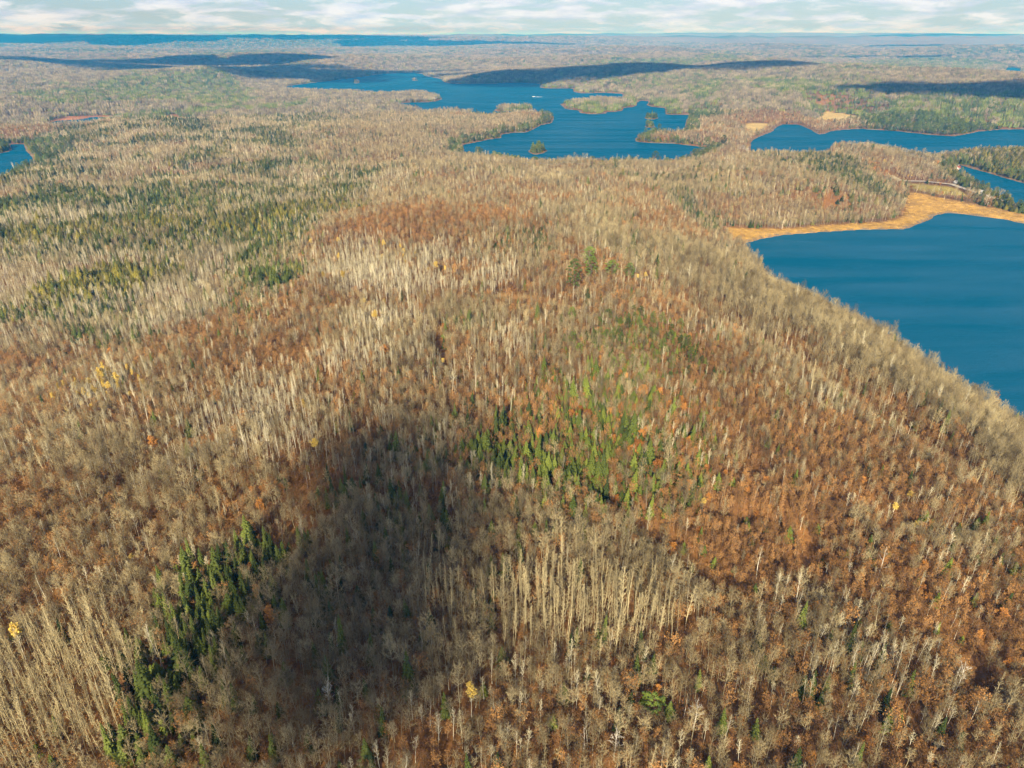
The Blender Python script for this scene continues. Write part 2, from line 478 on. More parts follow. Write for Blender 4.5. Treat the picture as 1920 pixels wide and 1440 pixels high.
GC = ground_colour(GX, GY, GSD)
terrain_me = mesh_from('ground', np.stack([GX, GY, GZ], -1), GF, smooth=True)
ca = terrain_me.color_attributes.new('ground_colour', 'FLOAT_COLOR', 'POINT')
ca.data.foreach_set('color', np.concatenate([GC, np.ones((len(GC), 1))], 1).astype(np.float32).ravel())
m, n, l, p = material('forest_floor')
at_ = n.new('ShaderNodeAttribute'); at_.attribute_name = 'ground_colour'
geo = n.new('ShaderNodeNewGeometry')
tx = n.new('ShaderNodeTexNoise'); tx.inputs['Scale'].default_value = 0.9; tx.inputs['Detail'].default_value = 6.0; tx.inputs['Roughness'].default_value = 0.7
l.new(geo.outputs['Position'], tx.inputs['Vector'])
sh = ramp(n, l, tx.outputs[0], [(0.30, (0.55, 0.55, 0.55)), (0.70, (1.45, 1.42, 1.4))])
l.new(mixcol(n, l, 1.0, at_.outputs['Color'], sh, 'MULTIPLY'), p.inputs['Base Color'])
p.inputs['Roughness'].default_value = 0.95; p.inputs['Specular IOR Level'].default_value = 0.05
tb = n.new('ShaderNodeTexNoise'); tb.inputs['Scale'].default_value = 0.03; tb.inputs['Detail'].default_value = 7.0
l.new(geo.outputs['Position'], tb.inputs['Vector'])
bp = n.new('ShaderNodeBump'); bp.inputs['Strength'].default_value = 0.6; bp.inputs['Distance'].default_value = 9.0
l.new(tb.outputs[0], bp.inputs['Height']); l.new(bp.outputs[0], p.inputs['Normal'])
terrain_me.materials.append(m)
tag(link('ground', terrain_me), kind='structure')

# ------------------------------------------------------------------ water
m, n, l, p = material('lake_water')
n.remove(p); out = [q for q in n if q.type == 'OUTPUT_MATERIAL'][0]
df = n.new('ShaderNodeBsdfDiffuse'); df.inputs['Color'].default_value = (0.0002, 0.084, 0.160, 1)
gl = n.new('ShaderNodeBsdfGlossy'); gl.inputs['Color'].default_value = (0.75, 0.9, 1.0, 1)
ms = n.new('ShaderNodeMixShader'); l.new(df.outputs[0], ms.inputs[1]); l.new(gl.outputs[0], ms.inputs[2]); l.new(ms.outputs[0], out.inputs[0])
geo = n.new('ShaderNodeNewGeometry')
mp = n.new('ShaderNodeMapping'); mp.inputs['Scale'].default_value = (0.006, 0.036, 0.01); mp.inputs['Rotation'].default_value = (0, 0, R(6))
l.new(geo.outputs['Position'], mp.inputs['Vector'])
streak = n.new('ShaderNodeTexNoise'); streak.inputs['Scale'].default_value = 1.0; streak.inputs['Detail'].default_value = 5.0; streak.inputs['Distortion'].default_value = 0.6
l.new(mp.outputs[0], streak.inputs['Vector'])
sv = ramp(n, l, streak.outputs[0], [(0.32, (1, 1, 1)), (0.68, (0, 0, 0))])
lw = n.new('ShaderNodeLayerWeight'); lw.inputs[0].default_value = 0.25
l.new(fmath(n, l, 'ADD', fmath(n, l, 'MULTIPLY', fmath(n, l, 'SUBTRACT', 1.0, sv), fmath(n, l, 'MULTIPLY', lw.outputs['Facing'], 0.15)), 0.02), ms.inputs[0])
l.new(fmath(n, l, 'ADD', fmath(n, l, 'MULTIPLY', sv, 0.16), 0.16), gl.inputs['Roughness'])
wv = n.new('ShaderNodeTexNoise'); wv.inputs['Scale'].default_value = 0.35; wv.inputs['Detail'].default_value = 4.0
mp2 = n.new('ShaderNodeMapping'); mp2.inputs['Scale'].default_value = (0.5, 1.3, 1.0)
l.new(geo.outputs['Position'], mp2.inputs['Vector']); l.new(mp2.outputs[0], wv.inputs['Vector'])
bp = n.new('ShaderNodeBump'); bp.inputs['Distance'].default_value = 0.9
l.new(fmath(n, l, 'ADD', fmath(n, l, 'MULTIPLY', sv, 0.5), 0.25), bp.inputs['Strength'])
l.new(wv.outputs[0], bp.inputs['Height']); l.new(bp.outputs[0], gl.inputs['Normal'])
water_me = mesh_from('water', [(-9000, -2500, 0), (9000, -2500, 0), (9000, 12000, 0), (-9000, 12000, 0)], [(0, 1, 2, 3)], [m])
tag(link('water', water_me), kind='structure')

# gravel road beside the field
m, n, l, p = material('gravel_road'); p.inputs['Roughness'].default_value = 0.95
geo = n.new('ShaderNodeNewGeometry'); tx = n.new('ShaderNodeTexNoise'); tx.inputs['Scale'].default_value = 0.4; tx.inputs['Detail'].default_value = 5.0
l.new(geo.outputs['Position'], tx.inputs['Vector'])
l.new(ramp(n, l, tx.outputs[0], [(0.3, (0.36, 0.30, 0.23)), (0.7, (0.50, 0.43, 0.35))]), p.inputs['Base Color'])
rp = np.array(ROAD); fine = []
for a, b in zip(rp[:-1], rp[1:]):
    for t in np.linspace(0, 1, 16, endpoint=False): fine.append(a + (b - a) * t)
fine = np.array(fine + [rp[-1]]); tang = np.gradient(fine, axis=0); tang /= np.linalg.norm(tang, axis=1)[:, None]
side = np.stack([-tang[:, 1], tang[:, 0]], -1)
rv = []
for off in (-3.4, 3.4):
    q = fine + side * off
    rv.append(np.concatenate([q, (height(q[:, 0], q[:, 1]) + 0.9)[:, None]], 1))
zz = np.maximum(rv[0][:, 2], rv[1][:, 2]); rv[0][:, 2] = zz; rv[1][:, 2] = zz
k = len(fine)
tag(link('gravel_road', mesh_from('gravel_road', np.concatenate(rv), [(i, i + 1, k + i + 1, k + i) for i in range(k - 1)], [m])), kind='structure')

# ------------------------------------------------------------------ tree meshes
class Build:
    def __init__(self): self.v = []; self.f = []; self.m = []

    def tube(self, pts, radii, sides=4, mat=0):
        base = len(self.v); n = len(pts)
        for i, (p, r) in enumerate(zip(pts, radii)):
            d = (pts[min(i + 1, n - 1)] - pts[max(i - 1, 0)])
            d = d / (np.linalg.norm(d) + 1e-9)
            a = np.cross(d, (0.31, 0.95, 0.1) if abs(d[2]) > 0.8 else (0, 0, 1.0)); a /= np.linalg.norm(a) + 1e-9
            b = np.cross(d, a)
            for s in range(sides):
                t = 2 * math.pi * s / sides
                self.v.append(p + r * (math.cos(t) * a + math.sin(t) * b))
        for i in range(n - 1):
            for s in range(sides):
                s2 = (s + 1) % sides
                self.f.append((base + i * sides + s, base + i * sides + s2, base + (i + 1) * sides + s2, base + (i + 1) * sides + s)); self.m.append(mat)

    def spike(self, a, b, r, mat=0):
        d = b - a; d = d / (np.linalg.norm(d) + 1e-9)
        e = np.cross(d, (0, 0, 1.0) if abs(d[2]) < 0.9 else (1.0, 0, 0)); e /= np.linalg.norm(e) + 1e-9
        g = np.cross(d, e); k = len(self.v)
        for t in (0.3, 2.4, 4.5): self.v.append(a + r * (math.cos(t) * e + math.sin(t) * g))
        self.v.append(b)
        for i in range(3): self.f.append((k + i, k + (i + 1) % 3, k + 3)); self.m.append(mat)

    def frond(self, a, b, w, h, mat=0):
        """A thick tapering branch of needles: widest a third of the way out."""
        d = b - a; L = np.linalg.norm(d) + 1e-9; d = d / L
        e = np.cross(d, (0, 0, 1.0)); e /= np.linalg.norm(e) + 1e-9; g = np.cross(e, d)
        c = a + d * L * 0.4; k = len(self.v)
        for q in (a, c + e * w, c + g * h, c - e * w, c - g * h * 0.7, b): self.v.append(q)
        for s in range(4):
            x, y = k + 1 + s, k + 1 + (s + 1) % 4
            self.f.append((k, y, x)); self.m.append(mat); self.f.append((x, y, k + 5)); self.m.append(mat)

    def leaf(self, c, s, rng, mat=0):
        d = rng.normal(size=3); d /= np.linalg.norm(d); e = np.cross(d, rng.normal(size=3)); e /= np.linalg.norm(e) + 1e-9
        k = len(self.v); g = np.cross(d, e) * 0.25
        for q in (c + d * s, c + e * s * 0.8 + g * s, c - d * s * 0.7 - e * 0.3 * s, c - e * s * 0.6 - g * s): self.v.append(q)
        for f in ((k, k + 1, k + 2), (k, k + 2, k + 3)): self.f.append(f); self.m.append(mat)


def rotz(v, a): return np.array([v[0] * math.cos(a) - v[1] * math.sin(a), v[0] * math.sin(a) + v[1] * math.cos(a), v[2]])


def deciduous(rng, H, cb, cw, nb, nsub, ntw, r0, rtw, rise, leafn=0, leafs=0.2, leaf_from=0.0, forks=1):
    """Leafless or part-leafed tree: returns (trunk, crown). Crown materials: 0 twigs, 1 leaves, 2 bark."""
    tr, cr = Build(), Build()
    lean = rng.normal(size=2) * 0.02 * H
    def axis(t): return np.array([lean[0] * t * t + 0.012 * H * math.sin(5 * t + lean[1]), lean[1] * t * t + 0.012 * H * math.cos(4 * t), H * t * 0.96])
    ts = np.linspace(0, 1, 8)
    tr.tube([axis(t) for t in ts], [r0 * (1.25 if t == 0 else 1) * (1 - 0.88 * t) for t in ts], 6)
    ends = []
    for i in range(nb):
        t0 = cb + (0.97 - cb) * (i + rng.random()) / nb
        a = i * 2.399 + rng.normal() * 0.4
        f = (t0 - cb) / (1 - cb)
        L = cw * (0.45 + 0.75 * math.sin(math.pi * min(1, 0.28 + f * 0.72))) * rng.uniform(0.75, 1.15)
        up_ = rise * (0.75 + 0.6 * f) * rng.uniform(0.8, 1.2)
        d = np.array([math.cos(a), math.sin(a), up_]); d /= np.linalg.norm(d)
        p0 = axis(t0); pts = [p0]
        for s in range(3):
            d = d + np.array([rng.normal() * 0.10, rng.normal() * 0.10, 0.16]); d /= np.linalg.norm(d)
            pts.append(pts[-1] + d * L / 3)
        rb = r0 * 0.42 * (1 - 0.6 * f)
        cr.tube(pts, [rb, rb * 0.7, rb * 0.45, rb * 0.2], 3, 2)
        for s in range(nsub):
            u = rng.uniform(0.25, 1.0) * 2.999; q = int(u); pa = pts[q] + (pts[q + 1] - pts[q]) * (u - q)
            dd = d * 0.8 + rng.normal(size=3) * 0.62 + np.array([0, 0, 0.25]); dd /= np.linalg.norm(dd)
            l2 = L * rng.uniform(0.28, 0.5); pb = pa + dd * l2
            cr.spike(pa, pb, rtw * 1.6, 0)
            for w in range(ntw):
                v = rng.uniform(0.15, 0.95); pc = pa + dd * l2 * v
                de = dd * 0.9 + rng.normal(size=3) * 0.55 + np.array([0, 0, 0.15]); de /= np.linalg.norm(de)
                pe = pc + de * l2 * rng.uniform(0.35, 0.7)
                cr.spike(pc, pe, rtw, 0); ends.append((f, pe))
    if leafn:
        pool = [e for f, e in ends if f >= leaf_from]
        for i in range(leafn):
            e = pool[rng.integers(len(pool))]
            cr.leaf(e + rng.normal(size=3) * leafs * 0.9, leafs * rng.uniform(0.6, 1.3), rng, 1)
    return tr, cr


def spruce(rng, H, w, droop=0.25):
    tr, cr = Build(), Build()
    tr.tube([np.array([0, 0, z]) for z in (0, 0.35 * H, 0.98 * H)], [0.011 * H + 0.04, 0.009 * H, 0.02], 5)
    n = int(15 + H * 0.6)
    for i in range(n):
        f = i / n; z = H * (0.08 + 0.88 * f)
        L = w * (1 - f) ** 0.85 * rng.uniform(0.85, 1.12) + 0.12
        k = max(4, int(10 * (1 - f * 0.6))); L *= 0.62 if rng.random() < .16 else 1.0
        for j in range(k):
            a = 2 * math.pi * (j + rng.random() * 0.7) / k + i * 0.7; l_ = L * rng.uniform(0.7, 1.15)
            b = np.array([math.cos(a) * l_, math.sin(a) * l_, z - droop * l_ * rng.uniform(0.5, 1.3)])
            cr.frond(np.array([0, 0, z + 0.08 * l_]), b, 0.26 * l_ + 0.10, 0.20 * l_ + 0.09)
    cr.spike(np.array([0, 0, 0.9 * H]), np.array([0, 0, H]), 0.12)
    return tr, cr


def pine(rng, H, w, cb=0.3, puffs=46, spikes=16):
    tr, cr = Build(), Build()
    ts = np.linspace(0, 1, 6); bend = rng.normal(size=2) * 0.02 * H
    tr.tube([np.array([bend[0] * t * t, bend[1] * t * t, H * 0.97 * t]) for t in ts], [0.014 * H * (1 - 0.85 * t) + 0.03 for t in ts], 6)
    for i in range(puffs):
        f = (i + rng.random()) / puffs; z = H * (cb + (0.98 - cb) * f); a = i * 2.399 + rng.normal() * 0.3
        L = w * (math.sin(math.pi * (0.22 + 0.74 * f)) * 0.95 + 0.10) * rng.uniform(0.55, 1.15)
        c = np.array([math.cos(a) * L, math.sin(a) * L, z + 0.12 * L])
        cr.tube([np.array([bend[0] * (z / H) ** 2, bend[1] * (z / H) ** 2, z - 0.1 * L]), c], [0.06, 0.03], 3, 2)
        s = w * 0.33 * rng.uniform(0.7, 1.2)
        for j in range(spikes):
            d = rng.normal(size=3); d[2] = abs(d[2]) * 0.55 - 0.12; d /= np.linalg.norm(d)
            cr.frond(c - d * s * 0.15 + rng.normal(size=3) * s * 0.25 * np.array([1, 1, 0.4]), c + d * s, s * 0.17, s * 0.14)
    return tr, cr


def finish(b, name, mats): return mesh_from(name, np.array(b.v), b.f, mats, b.m)


def joined(tr, cr):
    b = Build(); b.v = list(tr.v) + list(cr.v); o = len(tr.v)
    b.f = list(tr.f) + [tuple(i + o for i in f) for f in cr.f]
    b.m = [2] * len(tr.f) + list(cr.m)
    return b


KIND = {}     # kind -> list of (trunk mesh, crown mesh, joined mesh)
SOURCES = {}  # kind -> collection of unlinked source trees for the stuff objects


def make_kind(name, count, fn, twig, leaf, bark):
    mats = [MAT[twig], MAT[leaf], MAT[bark]]; out = []
    col = bpy.data.collections.new(name + '_sources')
    for i in range(count):
        rng = np.random.default_rng(abs(hash_name(name)) + i)
        tr, cr = fn(rng, i)
        jm = finish(joined(tr, cr), name, mats)
        out.append((finish(tr, name + '_trunk', [MAT[bark]]), finish(cr, name + '_crown', mats), jm))
        col.objects.link(bpy.data.objects.new('%s_source_%02d' % (name, i), jm))
    KIND[name] = out; SOURCES[name] = col


def hash_name(s): return sum((i + 1) * ord(c) for i, c in enumerate(s)) * 31


U = lambda rng, a, b: rng.uniform(a, b)
make_kind('bare_maple', 8, lambda g, i: deciduous(g, U(g, 13, 17), U(g, .36, .5), U(g, 2.7, 3.6), 18, 7, 7, .17, .020, .8), 'maple_twig', 'russet_leaf', 'maple_bark')
make_kind('pale_birch', 7, lambda g, i: deciduous(g, U(g, 13, 17), U(g, .42, .55), U(g, 1.5, 2.2), 15, 6, 6, .15, .022, 1.3), 'birch_twig', 'golden_leaf', 'birch_bark')
make_kind('tall_aspen', 7, lambda g, i: deciduous(g, U(g, 18, 22), U(g, .28, .42), U(g, 1.4, 2.0), 24, 5, 6, .17, .022, 1.2), 'aspen_twig', 'golden_leaf', 'aspen_bark')
make_kind('russet_beech', 8, lambda g, i: deciduous(g, U(g, 9, 13), U(g, .22, .36), U(g, 1.9, 2.9), 15, 6, 4, .12, .028, .8, 300, .22), 'beech_twig', 'russet_leaf', 'beech_bark')
make_kind('orange_oak', 4, lambda g, i: deciduous(g, U(g, 6, 9), U(g, .2, .3), U(g, 1.7, 2.4), 13, 5, 4, .12, .028, .7, 800, .26), 'beech_twig', 'orange_leaf', 'beech_bark')
make_kind('golden_aspen', 5, lambda g, i: deciduous(g, U(g, 12, 16), U(g, .4, .5), U(g, 1.3, 1.8), 14, 5, 4, .14, .028, 1.2, 620, .27, .35), 'birch_twig', 'golden_leaf', 'birch_bark')
make_kind('spruce_tree', 7, lambda g, i: spruce(g, U(g, 7, 12), U(g, 1.5, 2.2)), 'spruce_needle', 'spruce_needle', 'spruce_bark')
make_kind('young_spruce', 5, lambda g, i: spruce(g, U(g, 6, 11), U(g, 1.4, 2.1)), 'young_needle', 'young_needle', 'spruce_bark')
make_kind('pine_tree', 5, lambda g, i: pine(g, U(g, 14, 18), U(g, 2.8, 3.8)), 'pine_needle', 'pine_needle', 'pine_bark')
make_kind('olive_larch', 5, lambda g, i: spruce(g, U(g, 8, 12), U(g, 1.4, 1.9), .05), 'larch_needle', 'larch_needle', 'spruce_bark')
make_kind('undergrowth', 6, lambda g, i: deciduous(g, U(g, 2.2, 4.5), .08, U(g, 1.0, 1.6), 9, 4, 3, .04, .02, .9, 150, .15), 'beech_twig', 'shrub_leaf', 'beech_bark')


def clump(rng, kinds, n, spread):
    """Several simplified tree crowns that stand together far away."""
    b = Build()
    for i in range(n):
        c = np.array([*(rng.uniform(-1, 1, 2) * spread), 0.0]); H = rng.uniform(11, 18)
        if kinds[rng.integers(len(kinds))] == 'b':
            b.tube([c, c + np.array([0, 0, H * 0.75])], [0.28, 0.12], 3, 0)
            for j in range(26):
                a = rng.uniform(0, 6.28); z = H * rng.uniform(0.38, 0.85); l_ = rng.uniform(1.6, 3.6)
                p0 = c + np.array([math.cos(a) * 0.3, math.sin(a) * 0.3, z]); p1 = p0 + np.array([math.cos(a) * l_, math.sin(a) * l_, l_ * rng.uniform(0.5, 1.3)])
                b.spike(p0, p1, 0.22, 0)
        else:
            for j in range(30):
                f = rng.random(); a = rng.uniform(0, 6.28); l_ = 3.0 * (1 - f) ** 0.7 * rng.uniform(0.7, 1.1) + 0.3; z = H * (0.15 + 0.82 * f)
                b.frond(c + np.array([0, 0, z]), c + np.array([math.cos(a) * l_, math.sin(a) * l_, z - 0.3 * l_]), 0.42 * l_, 0.3 * l_, 1)
    return b


for name, kinds in (('distant_bare_woods', 'bbbbbbbbg'), ('distant_pine_woods', 'gggggggb')):
    col = bpy.data.collections.new(name + '_sources')
    for i in range(6):
        me = finish(clump(np.random.default_rng(500 + i), kinds, 11, 9.0), name, [MAT['far_bare'], MAT['far_green']])
        col.objects.link(bpy.data.objects.new('%s_source_%02d' % (name, i), me))
    SOURCES[name] = col

# ------------------------------------------------------------------ stands of trees: where each kind grows
# each: polygon, share of each kind, density
K = ['bare_maple', 'pale_birch', 'tall_aspen', 'russet_beech', 'orange_oak', 'golden_aspen', 'spruce_tree', 'pine_tree', 'olive_larch', 'young_spruce']


def mix(**kw):
    v = np.zeros(len(K))
    short = dict(M=0, B=1, A=2, R=3, O=4, Y=5, S=6, P=7, L=8, G=9)
    for a, b in kw.items(): v[short[a]] = b
    return v / v.sum()


STANDS = []


def add_stand(pts, mx, dens=1.0, hs=1.0, z=None): STANDS.append((stand(pts, z), mx, dens, hs))


# wide tracts first, single stands after
add_stand([(-300, 300), (560, 190), (900, 280), (760, 350), (600, 410), (520, 500), (350, 560), (-300, 640)], mix(M=.24, B=.28, S=.30, L=.15, R=.03), 1.15)
add_stand([(620, 200), (900, 210), (1040, 215), (880, 280), (1300, 300), (1060, 360), (760, 340), (560, 300)], mix(M=.80, B=.10, S=.04, R=.06), 1.1, z=14)
add_stand([(1090, 310), (1400, 285), (1560, 290), (1700, 350), (1690, 400), (1400, 425), (1200, 380)], mix(M=.70, B=.10, S=.06, R=.10, L=.04), 1.1, z=12)
add_stand([(1480, 300), (1560, 295), (1620, 330), (1650, 360), (1560, 355), (1490, 320)], mix(S=.45, M=.4, L=.15), 1.0, z=12)
add_stand([(1240, 395), (1330, 412), (1420, 422), (1430, 428), (1330, 424), (1240, 408)], mix(S=.6, M=.4), 1.0, z=6)
add_stand([(1560, 270), (1780, 285), (1900, 370), (1950, 400), (1840, 365), (1700, 340)], mix(M=.72, B=.10, S=.08, O=.03, R=.07), 1.0, z=8)
add_stand([(1790, 278), (1930, 276), (2100, 290), (2100, 360), (1930, 338), (1860, 320), (1800, 305)], mix(L=.55, S=.15, M=.30), 1.1, z=6)
add_stand([(1622, 314), (1650, 316), (1672, 328), (1660, 336), (1630, 326)], mix(O=.75, Y=.1, M=.15), 1.3, z=4)
# the right flank: grey maples down to the shore
add_stand([(1120, 400), (1240, 470), (1400, 460), (1440, 520), (1700, 640), (1990, 800), (1990, 1010), (1800, 840), (1560, 700), (1330, 590), (1200, 520), (1060, 440)], mix(M=.90, B=.04, S=.03, R=.03), 1.15, 1.15)
# rusty brown interior of the ridge
add_stand([(700, 390), (960, 400), (940, 440), (820, 460), (660, 450), (640, 420)], mix(R=.80, M=.15, O=.05), 1.1)
add_stand([(1290, 640), (1420, 700), (1560, 800), (1800, 930), (1990, 1080), (1990, 1250), (1500, 1180), (1280, 1050), (1180, 900), (1150, 760), (1060, 640), (1120, 580)], mix(R=.68, M=.20, B=.07, O=.025, G=.025), 1.4, .88)
add_stand([(450, 560), (640, 570), (640, 700), (420, 760), (240, 720), (240, 620)], mix(R=.66, M=.18, B=.10, S=.06), 1.25)
# left slope: grey maples
add_stand([(-200, 860), (240, 900), (420, 1000), (300, 1150), (-200, 1150)], mix(M=.58, R=.34, B=.08), 1.1)
# pale birch stands
add_stand([(580, 475), (700, 455), (830, 470), (850, 560), (740, 575), (620, 550)], mix(B=.90, M=.05, R=.045, Y=.005), 1.5)
add_stand([(640, 610), (700, 590), (820, 600), (840, 690), (640, 700)], mix(B=.74, M=.12, R=.14), 1.3)
add_stand([(470, 720), (620, 690), (600, 800), (540, 880), (350, 910), (330, 840)], mix(B=.62, M=.2, R=.18), 1.35)
add_stand([(0, 480), (180, 460), (220, 500), (100, 530), (-100, 560), (-100, 500)], mix(B=.75, M=.2, S=.05), 1.3)
add_stand([(120, 590), (260, 550), (420, 540), (420, 600), (180, 650), (-40, 680)], mix(B=.65, M=.25, S=.06, R=.04), 1.2)
add_stand([(880, 500), (940, 505), (930, 560), (880, 560)], mix(B=.8, R=.2), 1.2)
add_stand([(910, 610), (1010, 620), (1000, 660), (930, 660)], mix(B=.6, M=.3, R=.1), 1.2)
add_stand([(0, 410), (120, 390), (240, 395), (210, 420), (60, 435), (-80, 450)], mix(B=.9, M=.1), 1.3)
add_stand([(640, 860), (740, 800), (900, 830), (960, 960), (950, 1160), (860, 1330), (640, 1440), (440, 1440), (420, 1300), (520, 1120), (600, 1000)], mix(M=.80, R=.12, B=.05, S=.03), 1.7, 1.1)
# straw coloured aspens
add_stand([(960, 1095), (1060, 1085), (1200, 1095), (1260, 1140), (1230, 1200), (1100, 1225), (1000, 1215), (955, 1150)], mix(A=.95, M=.02, R=.03), 2.0, 1.06)
add_stand([(760, 1110), (860, 1100), (870, 1230), (780, 1260)], mix(A=.45, M=.35, R=.20), 1.2)
add_stand([(40, 1260), (180, 1190), (300, 1230), (310, 1300), (240, 1370), (150, 1440), (60, 1520), (-150, 1560), (-150, 1380)], mix(A=.92, B=.04, S=.01, R=.03), 2.0)
# conifers
add_stand([(1000, 720), (1180, 720), (1330, 800), (1340, 980), (1230, 1010), (1040, 930), (960, 760)], mix(G=.28, R=.52, M=.08, O=.04, B=.08), 1.4, 1.0)
add_stand([(740, 830), (900, 840), (1000, 920), (1060, 1010), (930, 1040), (720, 1000), (640, 930)], mix(S=.46, G=.06, M=.26, R=.18, B=.06), 1.6, 1.1)
add_stand([(350, 1100), (420, 1062), (505, 1052), (535, 1085), (470, 1150), (430, 1240), (385, 1330), (330, 1420), (270, 1440), (290, 1300), (325, 1200)], mix(S=.56, G=.32, M=.08, R=.04), 2.6, 1.3)
add_stand([(1150, 600), (1240, 595), (1320, 640), (1300, 710), (1200, 700), (1090, 680)], mix(G=.34, P=.05, R=.40, M=.21), 1.3, .65)
add_stand([(70, 555), (230, 520), (330, 510), (300, 540), (160, 565)], mix(L=.85, S=.15), 1.8, 1.2)
add_stand([(440, 525), (550, 515), (540, 545), (450, 550)], mix(S=.55, G=.4, L=.05), 1.9, 1.2)
add_stand([(160, 590), (240, 575), (220, 605), (140, 615)], mix(S=.7, B=.3), 1.2)
add_stand([(-100, 445), (120, 425), (300, 420), (480, 410), (640, 385), (660, 400), (460, 440), (240, 440), (60, 460), (-100, 475)], mix(L=.64, S=.24, M=.12), 1.7, 1.15)
add_stand([(-100, 388), (130, 376), (290, 370), (420, 380), (400, 398), (230, 392), (60, 402), (-100, 415)], mix(S=.74, L=.16, M=.10), 1.7, 1.15)
add_stand([(250, 480), (400, 470), (460, 470), (330, 500)], mix(S=.45, M=.35, B=.2), 1.1)
add_stand([(985, 450), (1040, 440), (1030, 475), (990, 480)], mix(S=.7, R=.3), 1.1, .8)
add_stand([(600, 895), (645, 890), (650, 945), (610, 945)], mix(S=.85, R=.15), 1.3)
add_stand([(170, 722), (240, 715), (235, 765), (180, 770)], mix(Y=.34, B=.56, M=.10), 1.1)
add_stand([(900, 815), (960, 800), (1040, 850), (1100, 905), (1060, 935), (980, 910), (920, 880)], mix(G=.55, S=.38, R=.05, M=.02), 2.4, 1.2)
add_stand([(1080, 800), (1170, 805), (1180, 850), (1110, 860)], mix(G=.75, R=.20, O=.05), 2.0, 1.05)
add_stand([(1000, 1010), (1128, 965), (1200, 1022), (1330, 1135), (1430, 1230), (1330, 1330), (1270, 1150), (1100, 1060), (1000, 1050)], mix(M=.74, B=.14, R=.10, G=.02), 1.3, 1.08)
add_stand([(1495, 1095), (1535, 1135), (1600, 1150), (1720, 1250), (1620, 1340), (1450, 1260)], mix(M=.58, B=.26, R=.14, S=.02), 1.3, 1.08)
add_stand([(1330, 1000), (1440, 1000), (1505, 1020), (1510, 1060), (1470, 1100), (1380, 1110), (1300, 1040)], mix(R=.86, M=.06, O=.03, G=.05), 1.6, .72)
add_stand([(1690, 354), (1740, 366), (1800, 377), (1870, 393), (1920, 404), (1920, 396), (1850, 380), (1800, 370), (1740, 360)], mix(M=.85, S=.15), 1.3, .55, z=2)
add_stand([(1560, 925), (1660, 945), (1720, 985), (1640, 985), (1570, 960)], mix(B=.72, R=.22, Y=.06), 1.3, 1.0)
add_stand([(1070, 985), (1180, 995), (1170, 1025), (1080, 1010)], mix(B=.7, R=.2, M=.1), 1.1, .9)
WOLDS = [(np.array(p), mx, de, hs) for p, mx, de, hs in STANDS]
BASE = mix(M=.38, R=.47, B=.12, S=.012, G=.008, O=.015, A=.01)

# far tracts of conifers (true) seen as green patches
GREEN_TRACTS = [stand(p, 14) for p in (
    [(1380, 165), (1520, 175), (1640, 200), (1920, 195), (2100, 190), (2100, 240), (1830, 244), (1690, 246), (1640, 225), (1540, 200), (1420, 185)],
    [(1290, 165), (1345, 165), (1345, 190), (1295, 195)], [(1250, 196), (1340, 194), (1340, 212), (1250, 213)],
    [(1052, 190), (1130, 196), (1190, 200), (1140, 212), (1090, 210), (1060, 203)], [(1166, 180), (1240, 180), (1240, 200), (1180, 195)],
    [(60, 180), (260, 160), (420, 150), (520, 170), (420, 195), (240, 195), (80, 195)], [(60, 222), (300, 203), (470, 190), (560, 178), (560, 190), (330, 215), (110, 224)],
    [(-100, 255), (70, 252), (60, 262), (-100, 270)], [(50, 258), (110, 250), (90, 285), (50, 285)], [(1440, 135), (1700, 110), (1860, 115), (1860, 145), (1640, 148)],
    [(1000, 128), (1250, 120), (1400, 112), (1400, 122), (1200, 132)], [(330, 105), (500, 95), (560, 105), (420, 112)])]


def candidates(r0, r1, cell, margin=460):
    amax = R(60)
    xm = r1 * math.sin(amax)
    gx = np.arange(-xm, xm, cell); gy = np.arange(0 if r0 > 150 else -5, r1, cell)
    X, Y = np.meshgrid(gx, gy); X = X.ravel(); Y = Y.ravel()
    r = np.hypot(X, Y); k = (r >= r0) & (r < r1)
    X, Y = X[k], Y[k]
    X = X + RNG.uniform(-.48, .48, X.size) * cell; Y = Y + RNG.uniform(-.48, .48, Y.size) * cell
    px, py, d = project(X, Y, np.full(X.shape, 20.0))
    k = (d > 5) & (px > -margin) & (px < 1920 + margin) & (py < 1440 + 720)
    return X[k], Y[k]


def open_ground(x, y, sd, clear=2.5):
    k = sd > clear
    for p in OPEN: k &= ~inside(p, x, y)
    k &= poly_dist(ROAD, x, y, closed=False, cap=50) > 6
    for t_, w_ in TRACKS: k &= poly_dist(t_, x, y, closed=False, cap=50) > w_
    return k


